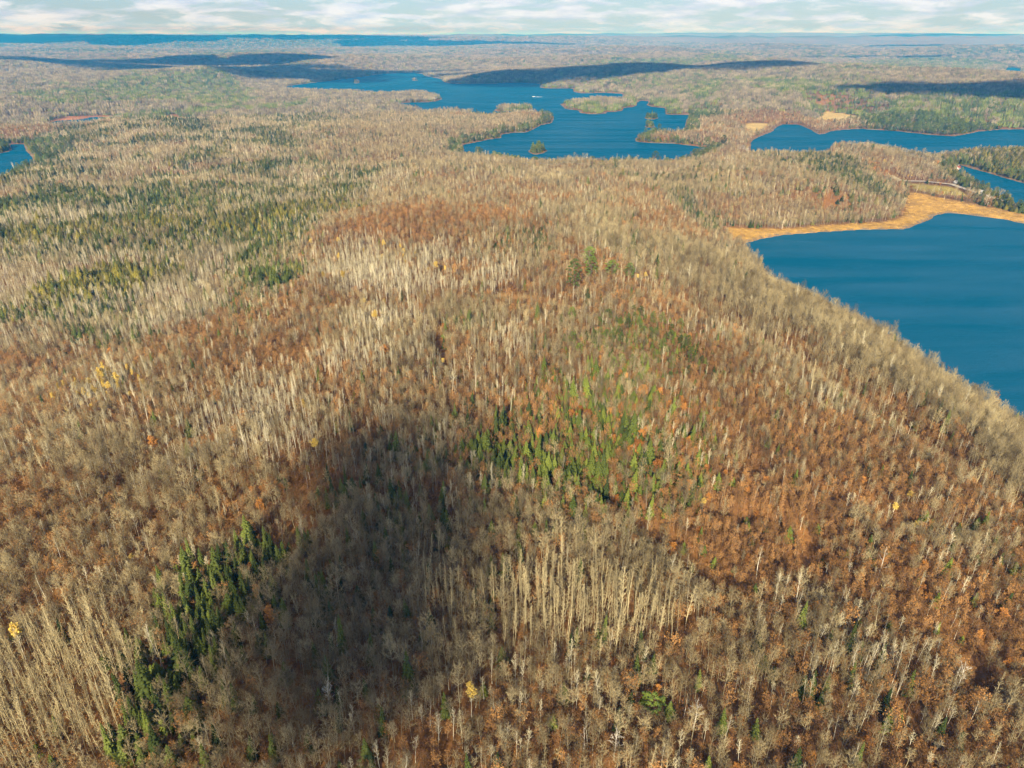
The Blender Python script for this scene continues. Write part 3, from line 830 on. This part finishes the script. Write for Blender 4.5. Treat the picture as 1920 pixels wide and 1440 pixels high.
TX, TY, TK, TS = [], [], [], []
KSIZE = np.array([(.43, .49), (.46, .51), (.50, .56), (.45, .47), (.48, .48), (.46, .50), (.82, .70), (.60, .62), (.98, .74), (.95, .66)])
for r0, r1, cell, wide in ((30, 330, 1.62, .92), (330, 760, 2.0, 1.03), (760, 1700, 3.3, 1.35)):
    X, Y = candidates(r0, r1, cell)
    sd = shore_distance(X, Y)
    k = open_ground(X, Y, sd); X, Y, sd = X[k], Y[k], sd[k]
    r = np.hypot(X, Y)
    wob = 7 + r * 0.022
    wx = X + wob * 2.2 * (vnoise(X, Y, 26, 101, 3) - .5); wy = Y + wob * 2.2 * (vnoise(X, Y, 26, 105, 3) - .5)
    wx = wx + RNG.normal(0, 1, X.size) * (2.2 + .010 * r); wy = wy + RNG.normal(0, 1, X.size) * (3.0 + .016 * r)
    P = np.tile(BASE, (X.size, 1)); den = np.full(X.size, 1.0); hs = np.ones(X.size)
    for poly, mx, de, h_ in WOLDS:
        k = inside(poly, wx, wy); P[k] = mx; den[k] = de; hs[k] = h_
    for t_ in GREEN_TRACTS: P[inside(t_, wx, wy)] = mix(P=.32, S=.28, L=.10, M=.30)
    # patchiness: rust against grey, and stray birches
    n1_ = vnoise(X, Y, 38, 111, 3); n2_ = vnoise(X, Y, 22, 121, 2)
    P[:, 3] *= np.clip(3.2 * (n1_ - .5) + 1, .12, 2.4); P[:, 0] *= np.clip(1 - 2.2 * (n1_ - .5), .3, 2)
    P[:, 1] *= np.clip(1 + 5 * (n2_ - .5), .1, 3); cn = np.clip(1 + 9 * (vnoise(X, Y, 42, 131, 3) - .53), .04, 4.5); cn = np.where(P[:, 6] + P[:, 8] < .46, cn, 1.0); P[:, 6] *= cn; P[:, 8] *= cn
    near_shore = (sd < 24) & (np.minimum(poly_dist(MAIN, X, Y, cap=40), np.minimum(poly_dist(NARROWS, X, Y, cap=40), poly_dist(WEST, X, Y, cap=40))) < 24)
    P[near_shore, 6] += .35; P[near_shore, 7] += .25; P[near_shore, 8] += .50; P[near_shore & (sd < 7), 4] += .06
    for isl in ISLANDS:
        k = inside(isl, X, Y); P[k] = mix(S=.35, P=.25, L=.30, O=.05, M=.05); den[k] = 3.0
    P /= P.sum(1)[:, None]
    keep = RNG.random(X.size) < np.minimum(1.0, den * .80 * np.clip(0.25 + 1.5 * vnoise(X, Y, 19, 141, 3), .3, 1.3))
    X, Y, P, hs, r = X[keep], Y[keep], P[keep], hs[keep], r[keep]
    kind = (P.cumsum(1) < RNG.random(X.size)[:, None]).sum(1)
    TX.append(X); TY.append(Y); TK.append(np.minimum(kind, 9)); kind = np.minimum(kind, 9); sw, sh_ = KSIZE[kind, 0] * np.where((kind == 6) | (kind == 8), 1 + .3 * sstep(280, 420, r), 1), KSIZE[kind, 1]
    TS.append(np.stack([sw * hs * wide * RNG.uniform(.8, 1.2, X.size), sh_ * hs * (.93 if r0 < 100 else 1.0) * RNG.uniform(.62, 1.24, X.size)], -1) * np.where(RNG.random(X.size) < .07, 1.42, 1.0)[:, None])
TX = np.concatenate(TX); TY = np.concatenate(TY); TK = np.concatenate(TK); TS = np.concatenate(TS)

# trees the photograph singles out: pixel of the trunk's foot, kind, size, label
SINGLE = [
    (1075, 556, 'pine_tree', 1.0, 1.15, 'big round green pine alone, lower left of the pine cluster on the ridge', 'pine'),
    (1104, 500, 'pine_tree', .95, .8, 'upper pine of the tall stacked pair of green pines on the ridge', 'pine'),
    (1108, 528, 'pine_tree', .95, .95, 'lower pine of the tall stacked pair of green pines on the ridge', 'pine'),
    (1146, 522, 'pine_tree', .85, .65, 'low wide green pine between the stacked pair and the narrow pine', 'pine'),
    (1179, 530, 'pine_tree', .75, .7, 'narrow green pine at the right end of the pine cluster on the ridge', 'pine'),
    (1222, 1338, 'pine_tree', .55, .34, 'small bright green pine alone among bare trees near the bottom', 'pine'),
    (1228, 303, 'pine_tree', 1.3, 1.0, 'dark green pine on the near shore of the main lake against the water', 'pine'),
    (705, 622, 'golden_aspen', 1.1, 1.0, 'bright yellow aspen above the pale birch stand beside the clearing', 'yellow aspen'),
    (817, 520, 'golden_aspen', 1.1, .9, 'lone yellow aspen inside the upper pale birch stand', 'yellow aspen'),
    (584, 470, 'golden_aspen', 1.1, .8, 'yellow aspen left of the upper pale birch stand', 'yellow aspen'),
    (636, 466, 'golden_aspen', 1.0, .75, 'yellow aspen at the top edge of the upper pale birch stand', 'yellow aspen'),
    (645, 540, 'golden_aspen', 1.1, .95, 'yellow aspen on the left edge of the upper pale birch stand', 'yellow aspen'),
    (610, 540, 'golden_aspen', .9, .9, 'slim yellow aspen beside the tall birches on the ridge', 'yellow aspen'),
    (581, 905, 'golden_aspen', .75, .55, 'small golden aspen left of the dark spruces in the middle', 'yellow aspen'),
    (596, 858, 'golden_aspen', 1.2, .6, 'broad golden aspen at the upper left edge of the shaded woods', 'yellow aspen'),
    (575, 790, 'golden_aspen', .7, .8, 'thin yellow aspen beside a tall pale birch on the left slope', 'yellow aspen'),
    (1316, 962, 'golden_aspen', .8, .5, 'small golden aspen right of the scattered green spruces', 'yellow aspen'),
    (251, 1062, 'golden_aspen', .5, .4, 'tiny golden aspen on the lower left slope', 'yellow aspen'),
    (1195, 533, 'golden_aspen', .6, .6, 'left one of two small yellow aspens right of the pine cluster', 'yellow aspen'),
    (1210, 534, 'golden_aspen', .7, .7, 'right one of two small yellow aspens right of the pine cluster', 'yellow aspen'),
    (830, 695, 'golden_aspen', .8, .5, 'dull gold aspen below the lower pale birch stand', 'yellow aspen'),
    (1582, 378, 'golden_aspen', 1.2, .7, 'round yellow aspen in the wooded hill behind the near lake', 'yellow aspen'),
    (885, 1345, 'golden_aspen', .9, .85, 'straw yellow aspen keeping leaves near the bottom centre', 'yellow aspen'),
    (50, 1235, 'golden_aspen', 1.0, 1.0, 'yellow topped aspen above the straw stand at the left edge', 'yellow aspen'),
    (208, 752, 'golden_aspen', .9, .8, 'pale yellow aspen at the front of the thin yellow group on the left slope', 'yellow aspen'),
    (228, 742, 'golden_aspen', 1.0, .9, 'tall pale yellow aspen at the right of the thin yellow group on the left', 'yellow aspen'),
    (186, 758, 'golden_aspen', .8, .7, 'short pale yellow aspen at the left of the thin yellow group', 'yellow aspen'),
    (1700, 948, 'golden_aspen', .7, .5, 'small golden aspen beside the white birches on the right slope', 'yellow aspen'),
    (722, 672, 'orange_oak', 1.5, .8, 'vivid orange oak under the lower pale birch stand', 'oak'),
    (1258, 1044, 'orange_oak', 1.0, .6, 'small orange oak beside the dark track on the right', 'oak'),
    (1100, 792, 'orange_oak', 1.1, .7, 'orange oak among the green spruces in the middle', 'oak'),
    (1197, 850, 'orange_oak', 1.2, .7, 'orange oak right of the thick spruce patch', 'oak'),
    (512, 1180, 'orange_oak', .9, .9, 'orange oak in the dark woods beside the spruce strip', 'oak'),
    (703, 262, 'orange_oak', 1.6, .9, 'lone orange oak on the far tan slope before the lake', 'oak'),
]
sx = []; 
for s in SINGLE:
    g_ = ground(s[0], s[1]); sx.append(g_)
sx = np.array(sx)
for (x, y), s in zip(sx, SINGLE):
    k = np.hypot(TX - x, TY - y) > (1.9 if s[2] != 'pine_tree' else 3.2)
    TX, TY, TK, TS = TX[k], TY[k], TK[k], TS[k]
TZ = height(TX, TY) - 0.25
TROT = RNG.uniform(0, 6.283, TX.size)
TV = RNG.integers(0, 1000, TX.size)
print('trees', TX.size, {K[i]: int((TK == i).sum()) for i in range(len(K))})


def scatter(name, x, y, z, rot, sxy, sz, idx, sources, tilt=0.03):
    me = bpy.data.meshes.new(name)
    n = len(x); me.vertices.add(n)
    me.vertices.foreach_set('co', np.stack([x, y, z], -1).astype(np.float32).ravel())
    a = me.attributes.new('turn', 'FLOAT_VECTOR', 'POINT')
    a.data.foreach_set('vector', np.stack([RNG.normal(0, tilt, n), RNG.normal(0, tilt, n), rot], -1).astype(np.float32).ravel())
    a = me.attributes.new('size', 'FLOAT_VECTOR', 'POINT')
    a.data.foreach_set('vector', np.stack([sxy, sxy, sz], -1).astype(np.float32).ravel())
    a = me.attributes.new('which', 'INT', 'POINT'); a.data.foreach_set('value', np.asarray(idx, np.int32))
    o = link(name, me)
    ng = bpy.data.node_groups.new(name + '_scatter', 'GeometryNodeTree')
    ng.interface.new_socket('Geometry', in_out='INPUT', socket_type='NodeSocketGeometry')
    ng.interface.new_socket('Geometry', in_out='OUTPUT', socket_type='NodeSocketGeometry')
    N, L = ng.nodes, ng.links
    gi = N.new('NodeGroupInput'); go = N.new('NodeGroupOutput')
    mp_ = N.new('GeometryNodeMeshToPoints'); L.new(gi.outputs[0], mp_.inputs[0])
    iop = N.new('GeometryNodeInstanceOnPoints'); L.new(mp_.outputs[0], iop.inputs['Points'])
    ci = N.new('GeometryNodeCollectionInfo'); ci.inputs['Collection'].default_value = sources
    ci.inputs['Separate Children'].default_value = True; ci.inputs['Reset Children'].default_value = True
    L.new(ci.outputs[0], iop.inputs['Instance']); iop.inputs['Pick Instance'].default_value = True
    for nm, dt, sock in (('which', 'INT', 'Instance Index'), ('turn', 'FLOAT_VECTOR', 'Rotation'), ('size', 'FLOAT_VECTOR', 'Scale')):
        na_ = N.new('GeometryNodeInputNamedAttribute'); na_.data_type = dt; na_.inputs[0].default_value = nm
        L.new(na_.outputs[0], iop.inputs[sock])
    L.new(iop.outputs[0], go.inputs[0])
    md = o.modifiers.new('scatter', 'NODES'); md.node_group = ng
    return o


# ------------------------------------------------------------------ single trees as objects, nearest first; the rest of each kind as one stuff object
SHADE = [ground(*p) for p in ((640, 830), (740, 780), (920, 860), (1010, 960), (960, 1060), (940, 1180), (760, 1330), (420, 1400), (480, 1180), (560, 1040))]
WORDS = {
    'bare_maple': ('bare grey brown maple with spreading twigs', 'maple'), 'pale_birch': ('leafless birch with whitish trunk', 'birch'),
    'tall_aspen': ('tall slim straw coloured aspen without leaves', 'aspen'), 'russet_beech': ('small beech keeping rusty brown leaves', 'beech'),
    'orange_oak': ('low oak with orange leaves', 'oak'), 'golden_aspen': ('slender aspen with yellow leaves at the top', 'yellow aspen'),
    'spruce_tree': ('narrow pointed green spruce', 'spruce'), 'young_spruce': ('small pointed spruce of bright yellow green', 'young spruce'), 'pine_tree': ('bushy green pine', 'pine'), 'olive_larch': ('slender conical larch with olive gold needles', 'larch')}


def place_words(px, py, x, y):
    if inside(SHADE, np.array([x]), np.array([y]))[0]: return 'in the dark cloud shadow'
    if py > 1120:
        return 'at the lower left of the woods' if px < 480 else 'in the woods at the bottom middle' if px < 1280 else 'at the lower right of the woods'
    if py > 700:
        return 'on the left slope' if px < 640 else 'in the rusty middle of the ridge' if px < 1400 else 'on the right flank above the lake'
    if py > 330: return 'in the low woods left of the ridge' if px < 640 else 'on the ridge behind the clearings' if px < 1200 else 'on the slope beside the near lake'
    return 'by the far lakes'


def add_tree(kind, variant, x, y, z, rot, sxy, sz, label, cat, group=None, tilt=(0, 0)):
    tm, cm, _ = KIND[kind][variant % len(KIND[kind])]
    o = bpy.data.objects.new(kind, None); o.empty_display_size = 2
    scene.collection.objects.link(o)
    o.location = (x, y, z); o.rotation_euler = (tilt[0], tilt[1], rot); o.scale = (sxy, sxy, sz)
    tag(o, label, cat, group)
    a = bpy.data.objects.new('trunk', tm); b = bpy.data.objects.new('crown', cm)
    for c in (a, b): scene.collection.objects.link(c); c.parent = o
    return o


for (x, y), s in zip(sx, SINGLE):
    z = float(height(np.array([x]), np.array([y]))[0]) - .2
    add_tree(s[2], random.randrange(20), x, y, z, random.uniform(0, 6.28), s[3] * (.78 if s[2] == 'golden_aspen' else 1.12 if s[2] == 'pine_tree' else .8), s[4] * (.78 if s[2] == 'golden_aspen' else 1.0 if s[2] == 'pine_tree' else .8), s[5], s[6])
LANDMARKS = {5: 'the lone green pine near the bottom'}
USED_MARKS = set()


def landmark(x, y, kind):
    d = np.hypot(sx[:, 0] - x, sx[:, 1] - y); j = int(d.argmin())
    if d[j] > 9 or (kind, j) in USED_MARKS or (SINGLE[j][2] == kind): return None
    USED_MARKS.add((kind, j))
    return LANDMARKS.get(j) or 'the ' + SINGLE[j][5]


count_single = {k: sum(1 for s in SINGLE if s[2] == k) for k in K}
PXS, PYS, DEP = project(TX, TY, TZ)
_, PYT, _ = project(TX, TY, TZ + 12)
seen = (PXS > 2) & (PXS < 1918) & (PYT < 1425) & (PYT > 60)
for ki, kind in enumerate(K):
    m_ = np.where(TK == ki)[0]
    size = np.where(seen[m_], TS[m_, 1] / DEP[m_], -1)
    order = m_[np.argsort(-size)]
    n_ind = min(300 - count_single[kind], int((size > 0).sum()))
    ind, rest = order[:n_ind], order[n_ind:]
    words, cat = WORDS[kind]
    for i in ind:
        where = place_words(PXS[i], PYS[i], TX[i], TY[i])
        lm = landmark(TX[i], TY[i], kind)
        if lm:
            short = (words.split(' ')[0] + ' ' + cat + ' standing closest to ' + lm).split(' ')[:16]
            add_tree(kind, int(TV[i]), TX[i], TY[i], TZ[i], TROT[i], TS[i, 0], TS[i, 1], ' '.join(short), cat, cat + ' trees ' + where, (random.gauss(0, .03), random.gauss(0, .03)))
            continue
        add_tree(kind, int(TV[i]), TX[i], TY[i], TZ[i], TROT[i], TS[i, 0], TS[i, 1], words + ' ' + where, cat, cat + ' trees ' + where, (random.gauss(0, .03), random.gauss(0, .03)))
    if len(rest):
        o = scatter(kind + '_woods', TX[rest], TY[rest], TZ[rest], TROT[rest], TS[rest, 0], TS[rest, 1], TV[rest] % len(KIND[kind]), SOURCES[kind])
        tag(o, kind='stuff')

# undergrowth
X, Y = candidates(30, 520, 2.3)
sd = shore_distance(X, Y); k = open_ground(X, Y, sd, 1.0) & (RNG.random(X.size) < np.clip(1.8 * vnoise(X, Y, 25, 151, 3) - .25, .1, 1)); X, Y = X[k], Y[k]
tag(scatter('undergrowth', X, Y, height(X, Y) - .1, RNG.uniform(0, 6.28, X.size), RNG.uniform(.5, .95, X.size), RNG.uniform(.4, .85, X.size), RNG.integers(0, 6, X.size), SOURCES['undergrowth']), kind='stuff')

# distant woods
FX, FY, FS, FZ = [], [], [], []
for r0, r1, cell, s_ in ((1700, 3200, 11.5, .72), (3200, 5600, 19, 1.0), (5600, 10500, 42, 1.8)):
    X, Y = candidates(r0, r1, cell, 440)
    sd = shore_distance(X, Y); k = open_ground(X, Y, sd, 7) & (RNG.random(X.size) < .93); X, Y, sd = X[k], Y[k], sd[k]
    FX.append(X); FY.append(Y); FS.append(np.full(X.size, s_)); FZ.append(sd)
FX = np.concatenate(FX); FY = np.concatenate(FY); FS = np.concatenate(FS); FSD = np.concatenate(FZ)
fz = height(FX, FY, FSD) - .5
w = 60 + np.hypot(FX, FY) * .02
wx = FX + w * 2 * (vnoise(FX, FY, 180, 161, 3) - .5); wy = FY + w * 2 * (vnoise(FX, FY, 180, 165, 3) - .5)
pg = .10 + .35 * sstep(.56, .66, vnoise(FX, FY, 420, 171, 4))
for t_ in GREEN_TRACTS: pg[inside(t_, wx, wy)] = .82
pg = np.where((FSD < 30) & (FX > 0), np.maximum(pg, .6), pg)
isg = RNG.random(FX.size) < pg
for name, k in (('distant_bare_woods', ~isg), ('distant_pine_woods', isg)):
    q = FS[k]
    tag(scatter(name, FX[k], FY[k], fz[k], RNG.uniform(0, 6.28, k.sum()), q * RNG.uniform(.85, 1.15, k.sum()), RNG.uniform(.52, .85, k.sum()) * (1 + .25 * (q - .72)), RNG.integers(0, 6, k.sum()), SOURCES[name], 0.0), kind='stuff')
print('far clumps', FX.size)

# ------------------------------------------------------------------ cabins, barn, dock, boat, snags
def box(b, x0, x1, y0, y1, z0, z1, mat=0):
    k = len(b.v)
    for z in (z0, z1):
        for x, y in ((x0, y0), (x1, y0), (x1, y1), (x0, y1)): b.v.append(np.array([x, y, z], float))
    for f in ((3, 2, 1, 0), (4, 5, 6, 7), (0, 1, 5, 4), (1, 2, 6, 5), (2, 3, 7, 6), (3, 0, 4, 7)): b.f.append(tuple(k + i for i in f)); b.m.append(mat)


def part(name, mat, parent, *boxes):
    b = Build()
    for q in boxes: box(b, *q)
    return link(name, finish(b, name, [MAT[mat]]), parent)


def cabin(name, px, py, w, d, h, roof, label, cat, z=1.0, rz=0.0):
    x, y = at(px, py, z); gz = float(height(np.array([x]), np.array([y]))[0])
    o = bpy.data.objects.new(name, None); scene.collection.objects.link(o)
    o.location = (x, y, max(gz, .4)); o.rotation_euler.z = rz; tag(o, label, cat)
    b = Build(); box(b, -w / 2, w / 2, -d / 2, d / 2, -.5, h)
    k = len(b.v); g = d * .32
    for q in ((-w / 2, -d / 2, h), (-w / 2, d / 2, h), (-w / 2, 0, h + g), (w / 2, -d / 2, h), (w / 2, d / 2, h), (w / 2, 0, h + g)): b.v.append(np.array(q, float))
    b.f += [(k, k + 2, k + 1), (k + 3, k + 4, k + 5)]; b.m += [0, 0]
    link('wall', finish(b, 'wall', [MAT['white_wall']]), o)
    b = Build(); e = .5
    for s in (-1, 1):
        k = len(b.v)
        for xx in (-w / 2 - e, w / 2 + e):
            for yy, zz in ((0, h + g + .05), (s * (d / 2 + e), h - e * .6), (0, h + g + .25), (s * (d / 2 + e), h - e * .6 + .2)): b.v.append(np.array([xx, yy, zz], float))
        for f in ((0, 1, 5, 4), (2, 6, 7, 3), (1, 3, 7, 5), (0, 2, 3, 1), (4, 5, 7, 6), (0, 4, 6, 2)): b.f.append(tuple(k + i for i in f)); b.m.append(0)
    rf = link('roof', finish(b, 'roof', [MAT[roof]]), o)
    part('chimney', 'stone', rf, (w * .2, w * .2 + .8, .6, 1.4, h + .3, h + g + 1.1))
    part('door', 'door_wood', o, (-.5, .5, -d / 2 - .08, -d / 2 + .02, 0, 2.1))
    for q in (-.33, .33): part('window', 'dark_glass', o, (w * q - .7, w * q + .7, -d / 2 - .06, -d / 2 + .02, 1.0, 2.1))
    return o


cabin('lake_cabin', 1391, 277, 8.5, 6, 2.8, 'grey_roof', 'white cabin with pale roof at the tip between the two far lakes', 'cabin', 3, R(15))
cabin('lake_cabin', 1399, 280, 7, 5, 2.5, 'grey_roof', 'smaller pale cabin just right of the cabin between the far lakes', 'cabin', 3, R(-20))
cabin('lake_cabin', 1497, 289, 8, 6, 2.8, 'grey_roof', 'cabin with a pale roof under dark spruces on the second lake', 'cabin', 4, R(5))
cabin('lake_cabin', 1795, 340, 6.5, 5, 2.6, 'grey_roof', 'pale cabin in the trees above the gravel road', 'cabin', 4, R(25))
cabin('lake_cabin', 1842, 359, 6.5, 5, 2.6, 'grey_roof', 'pale cabin between the gravel road and the narrow water', 'cabin', 3, R(-15))
cabin('lake_cabin', 1808, 293, 7, 5, 2.6, 'grey_roof', 'cabin with pale roof on the wooded point beyond the narrow water', 'cabin', 4, R(10))
cabin('boathouse', 1796, 316, 6, 4.5, 2.4, 'red_roof', 'small red roofed boathouse at the head of the narrow water', 'boathouse', 1, R(30))
cabin('farm_barn', 1821, 135, 44, 20, 7, 'grey_roof', 'pale barn on the far open farmland at the right', 'barn', 3, R(10))
cabin('farm_barn', 1880, 142, 50, 20, 7, 'grey_roof', 'long white barn beside the far bright pond', 'barn', 3, R(-5))

x, y = at(1325, 278, .5)
dock = bpy.data.objects.new('dock', None); scene.collection.objects.link(dock); dock.location = (x, y, 0); dock.rotation_euler.z = R(8)
tag(dock, 'grey wooden dock reaching into the main lake below the cabins', 'dock')
for i in range(8): part('plank', 'dock_wood', dock, (-9 + i * 2.25, -6.85 + i * 2.25, -1.1, 1.1, .55, .7))
for i in range(4):
    for s in (-1, 1): part('post', 'dock_wood', dock, (-8.5 + i * 5.4, -8.25 + i * 5.4, s * .9 - .12, s * .9 + .12, -2, .548))

x, y = at(1001, 181.5, 0)
boat = bpy.data.objects.new('motor_boat', None); scene.collection.objects.link(boat); boat.location = (x, y, 0); boat.rotation_euler.z = R(170)
tag(boat, 'tiny white motor boat under way on the far main lake', 'boat')
b = Build(); secs = [(-4.0, 1.25, 1.0), (0, 1.4, 1.0), (2.6, 1.0, 1.15), (4.6, .08, 1.35)]
for sx_, hw, hh in secs:
    for q in ((-hw, hh), (-hw * .7, -.1), (0, -.4), (hw * .7, -.1), (hw, hh)): b.v.append(np.array([sx_, q[0], q[1]]))
for i in range(3):
    for j in range(4): b.f.append((i * 5 + j, i * 5 + j + 1, (i + 1) * 5 + j + 1, (i + 1) * 5 + j)); b.m.append(0)
    b.f.append((i * 5 + 4, i * 5, (i + 1) * 5, (i + 1) * 5 + 4)); b.m.append(0)
b.f.append((4, 3, 2, 1, 0)); b.m.append(0)
link('hull', finish(b, 'hull', [MAT['hull_white']]), boat)
part('windscreen', 'dark_glass', boat, (.6, .8, -1.0, 1.0, 1.05, 1.7)); part('cabin_top', 'hull_white', boat, (-1.8, .9, -1.0, 1.0, 1.72, 1.85)); part('engine', 'dark_glass', boat, (-4.5, -4.02, -.35, .35, .1, 1.3))
b = Build()
for s in (-1, 1):
    for i in range(14):
        c = np.array([-5 - i * 1.7, s * (.5 + i * .30), .05]); b.tube([c, c + np.array([-1.6, s * .3, 0])], [.75 - i * .03, .7 - i * .03], 5)
fo = link('foam', finish(b, 'foam', [MAT['foam']])); fo.location = (x, y, -.35); fo.rotation_euler.z = R(170); tag(fo, kind='stuff')


def snag(px, py, h, label, z=None, alive=True):
    x, y = ground(px, py) if z is None else at(px, py, z)
    gz = float(height(np.array([x]), np.array([y]))[0])
    g = np.random.default_rng(int(px)); tr, cr = deciduous(g, h * .68, .45 if alive else .3, h * .12, 9 if alive else 4, 4 if alive else 1, 3 if alive else 0, .17, .032, .8)
    o = bpy.data.objects.new('dead_tree', None); scene.collection.objects.link(o); o.location = (x, y, gz - .2); tag(o, label, 'dead tree')
    link('trunk', finish(tr, 'trunk', [MAT['snag_wood']]), o); link('limbs', finish(cr, 'limbs', [MAT['snag_wood']] * 3), o)


snag(1150, 1425, 12, 'white dead tree with forked limbs at the bottom right of centre')
snag(1300, 1368, 13, 'white many limbed dead tree near the lone green pine')
snag(1094, 1410, 11, 'short broken white trunk near the bottom centre', alive=False)
snag(1770, 374, 8, 'bleached snag at the edge of the orange marsh', .6, False)
snag(1645, 1085, 16, 'leaning white dead trunk in the rusty woods on the right', alive=False)
snag(620, 1330, 11, 'pale forked dead tree in the dark woods at lower left')
snag(1790, 1300, 13, 'white dead tree with fine limbs at the lower right')

# tufts of dry reed in the marsh
X, Y = candidates(500, 1400, 3.2); k = inside(MARSH, X, Y) & (RNG.random(X.size) < .6); X, Y = X[k], Y[k]; sd = shore_distance(X, Y); k = sd > .5; X, Y, sd = X[k], Y[k], sd[k]
col = bpy.data.collections.new('reed_sources')
for i in range(3):
    b = Build(); g = np.random.default_rng(900 + i)
    for j in range(26):
        c = np.array([*g.normal(0, .9, 2), 0]); b.spike(c, c + np.array([g.normal() * .3, g.normal() * .3, g.uniform(.5, 1.1)]), .10)
    col.objects.link(bpy.data.objects.new('reed_source_%02d' % i, finish(b, 'reed', [MAT['reed']])))
tag(scatter('reeds', X, Y, height(X, Y, sd) - .05, RNG.uniform(0, 6, X.size), RNG.uniform(.8, 1.4, X.size), RNG.uniform(.6, 1.2, X.size), RNG.integers(0, 3, X.size), col), kind='stuff')

# ------------------------------------------------------------------ clouds overhead whose shadows lie on the land
ALT = 1250.0
SPOTS = [  # shadow centre in the photograph, half width, half depth (metres), lumps
    (770, 890, 30, 42, 16, 38), (690, 1140, 32, 32, 12, 36), (815, 1130, 20, 24, 9, 36),
    (80, 118, 1500, 420, 26, 25), (360, 128, 900, 330, 22, 25), (520, 135, 620, 420, 20, 25), (610, 139, 280, 130, 14, 25), (740, 129.5, 420, 80, 14, 20),
    (1000, 144, 420, 200, 18, 20), (1180, 136, 700, 230, 22, 40), (1400, 129, 900, 290, 24, 45), (1540, 127, 500, 260, 16, 45), (860, 140, 320, 60, 10, 10),
    (1820, 169, 340, 150, 18, 42), (1910, 173, 300, 160, 14, 42), (1715, 168, 130, 70, 10, 42),
    (90, 84, 2600, 700, 22, 60), (330, 81, 2600, 800, 22, 60), (560, 83, 2400, 700, 22, 60), (690, 80, 2200, 600, 18, 60), (860, 85, 1500, 420, 18, 60), (1030, 78, 1900, 600, 18, 60),
    (1270, 76, 2300, 700, 18, 60), (1600, 86, 1900, 380, 20, 60), (1690, 103, 800, 130, 14, 40), (1480, 92, 500, 160, 10, 40), (1780, 78, 2500, 500, 16, 60)]
b = Build(); g = np.random.default_rng(77)
for px, py, ax, ay, nl, z in SPOTS:
    cx, cy = at(px, py, z)
    tt = (ALT - z) / -sun_dir.z
    x0, y0 = cx - sun_dir.x * tt, cy - sun_dir.y * tt
    for i in range(nl if ax < 100 else int(nl * 1.9)):
        a = g.uniform(0, 6.283); q = math.sqrt(g.random()) * .9
        x, y = x0 + q * math.cos(a) * ax, y0 + q * math.sin(a) * ay
        s = min(ax, ay) * (g.uniform(.30, .55) if ax < 100 or ax > 1400 else g.uniform(.16, .42)) * (1.2 - .5 * q); el = 1.3 if ax < 2 * ay else 2.2
        base = len(b.v); ns, nt = 7, 12; ph0 = g.uniform(0, 6)
        for u in range(ns + 1):
            for v in range(nt):
                th = math.pi * u / ns; ph = 2 * math.pi * v / nt
                k = s * (1 + .18 * math.sin(3 * ph + ph0) * math.sin(th) + g.normal() * .05)
                b.v.append(np.array([x + k * math.sin(th) * math.cos(ph) * el, y + k * math.sin(th) * math.sin(ph) * 1.2, ALT + k * math.cos(th) * (.6 if th < 1.57 else .2)]))
        for u in range(ns):
            for v in range(nt):
                v2 = (v + 1) % nt
                b.f.append((base + u * nt + v, base + (u + 1) * nt + v, base + (u + 1) * nt + v2, base + u * nt + v2)); b.m.append(1 if ax < 100 or (q > .62 and ax < 1400) else 0)
tag(link('clouds', mesh_from('clouds', np.array(b.v), b.f, [MAT['cloud_white'], MAT['thin_cloud']], b.m, smooth=True)), kind='stuff')

# ------------------------------------------------------------------ haze
hm = bpy.data.materials.new('haze'); hm.use_nodes = True
hm.node_tree.nodes.clear()
ho = hm.node_tree.nodes.new('ShaderNodeOutputMaterial')
pv = hm.node_tree.nodes.new('ShaderNodeVolumePrincipled')
pv.inputs['Color'].default_value = (0.02, 0.38, 0.95, 1)
pv.inputs['Absorption Color'].default_value = (1, 1, 1, 1)
pv.inputs['Density'].default_value = 1.35e-4
pv.inputs['Anisotropy'].default_value = 0.0
hm.node_tree.links.new(pv.outputs[0], ho.inputs['Volume'])
b = Build(); box(b, -70000, 70000, -70000, 70000, -8, 270)
tag(link('haze', finish(b, 'haze', [hm])), kind='stuff')
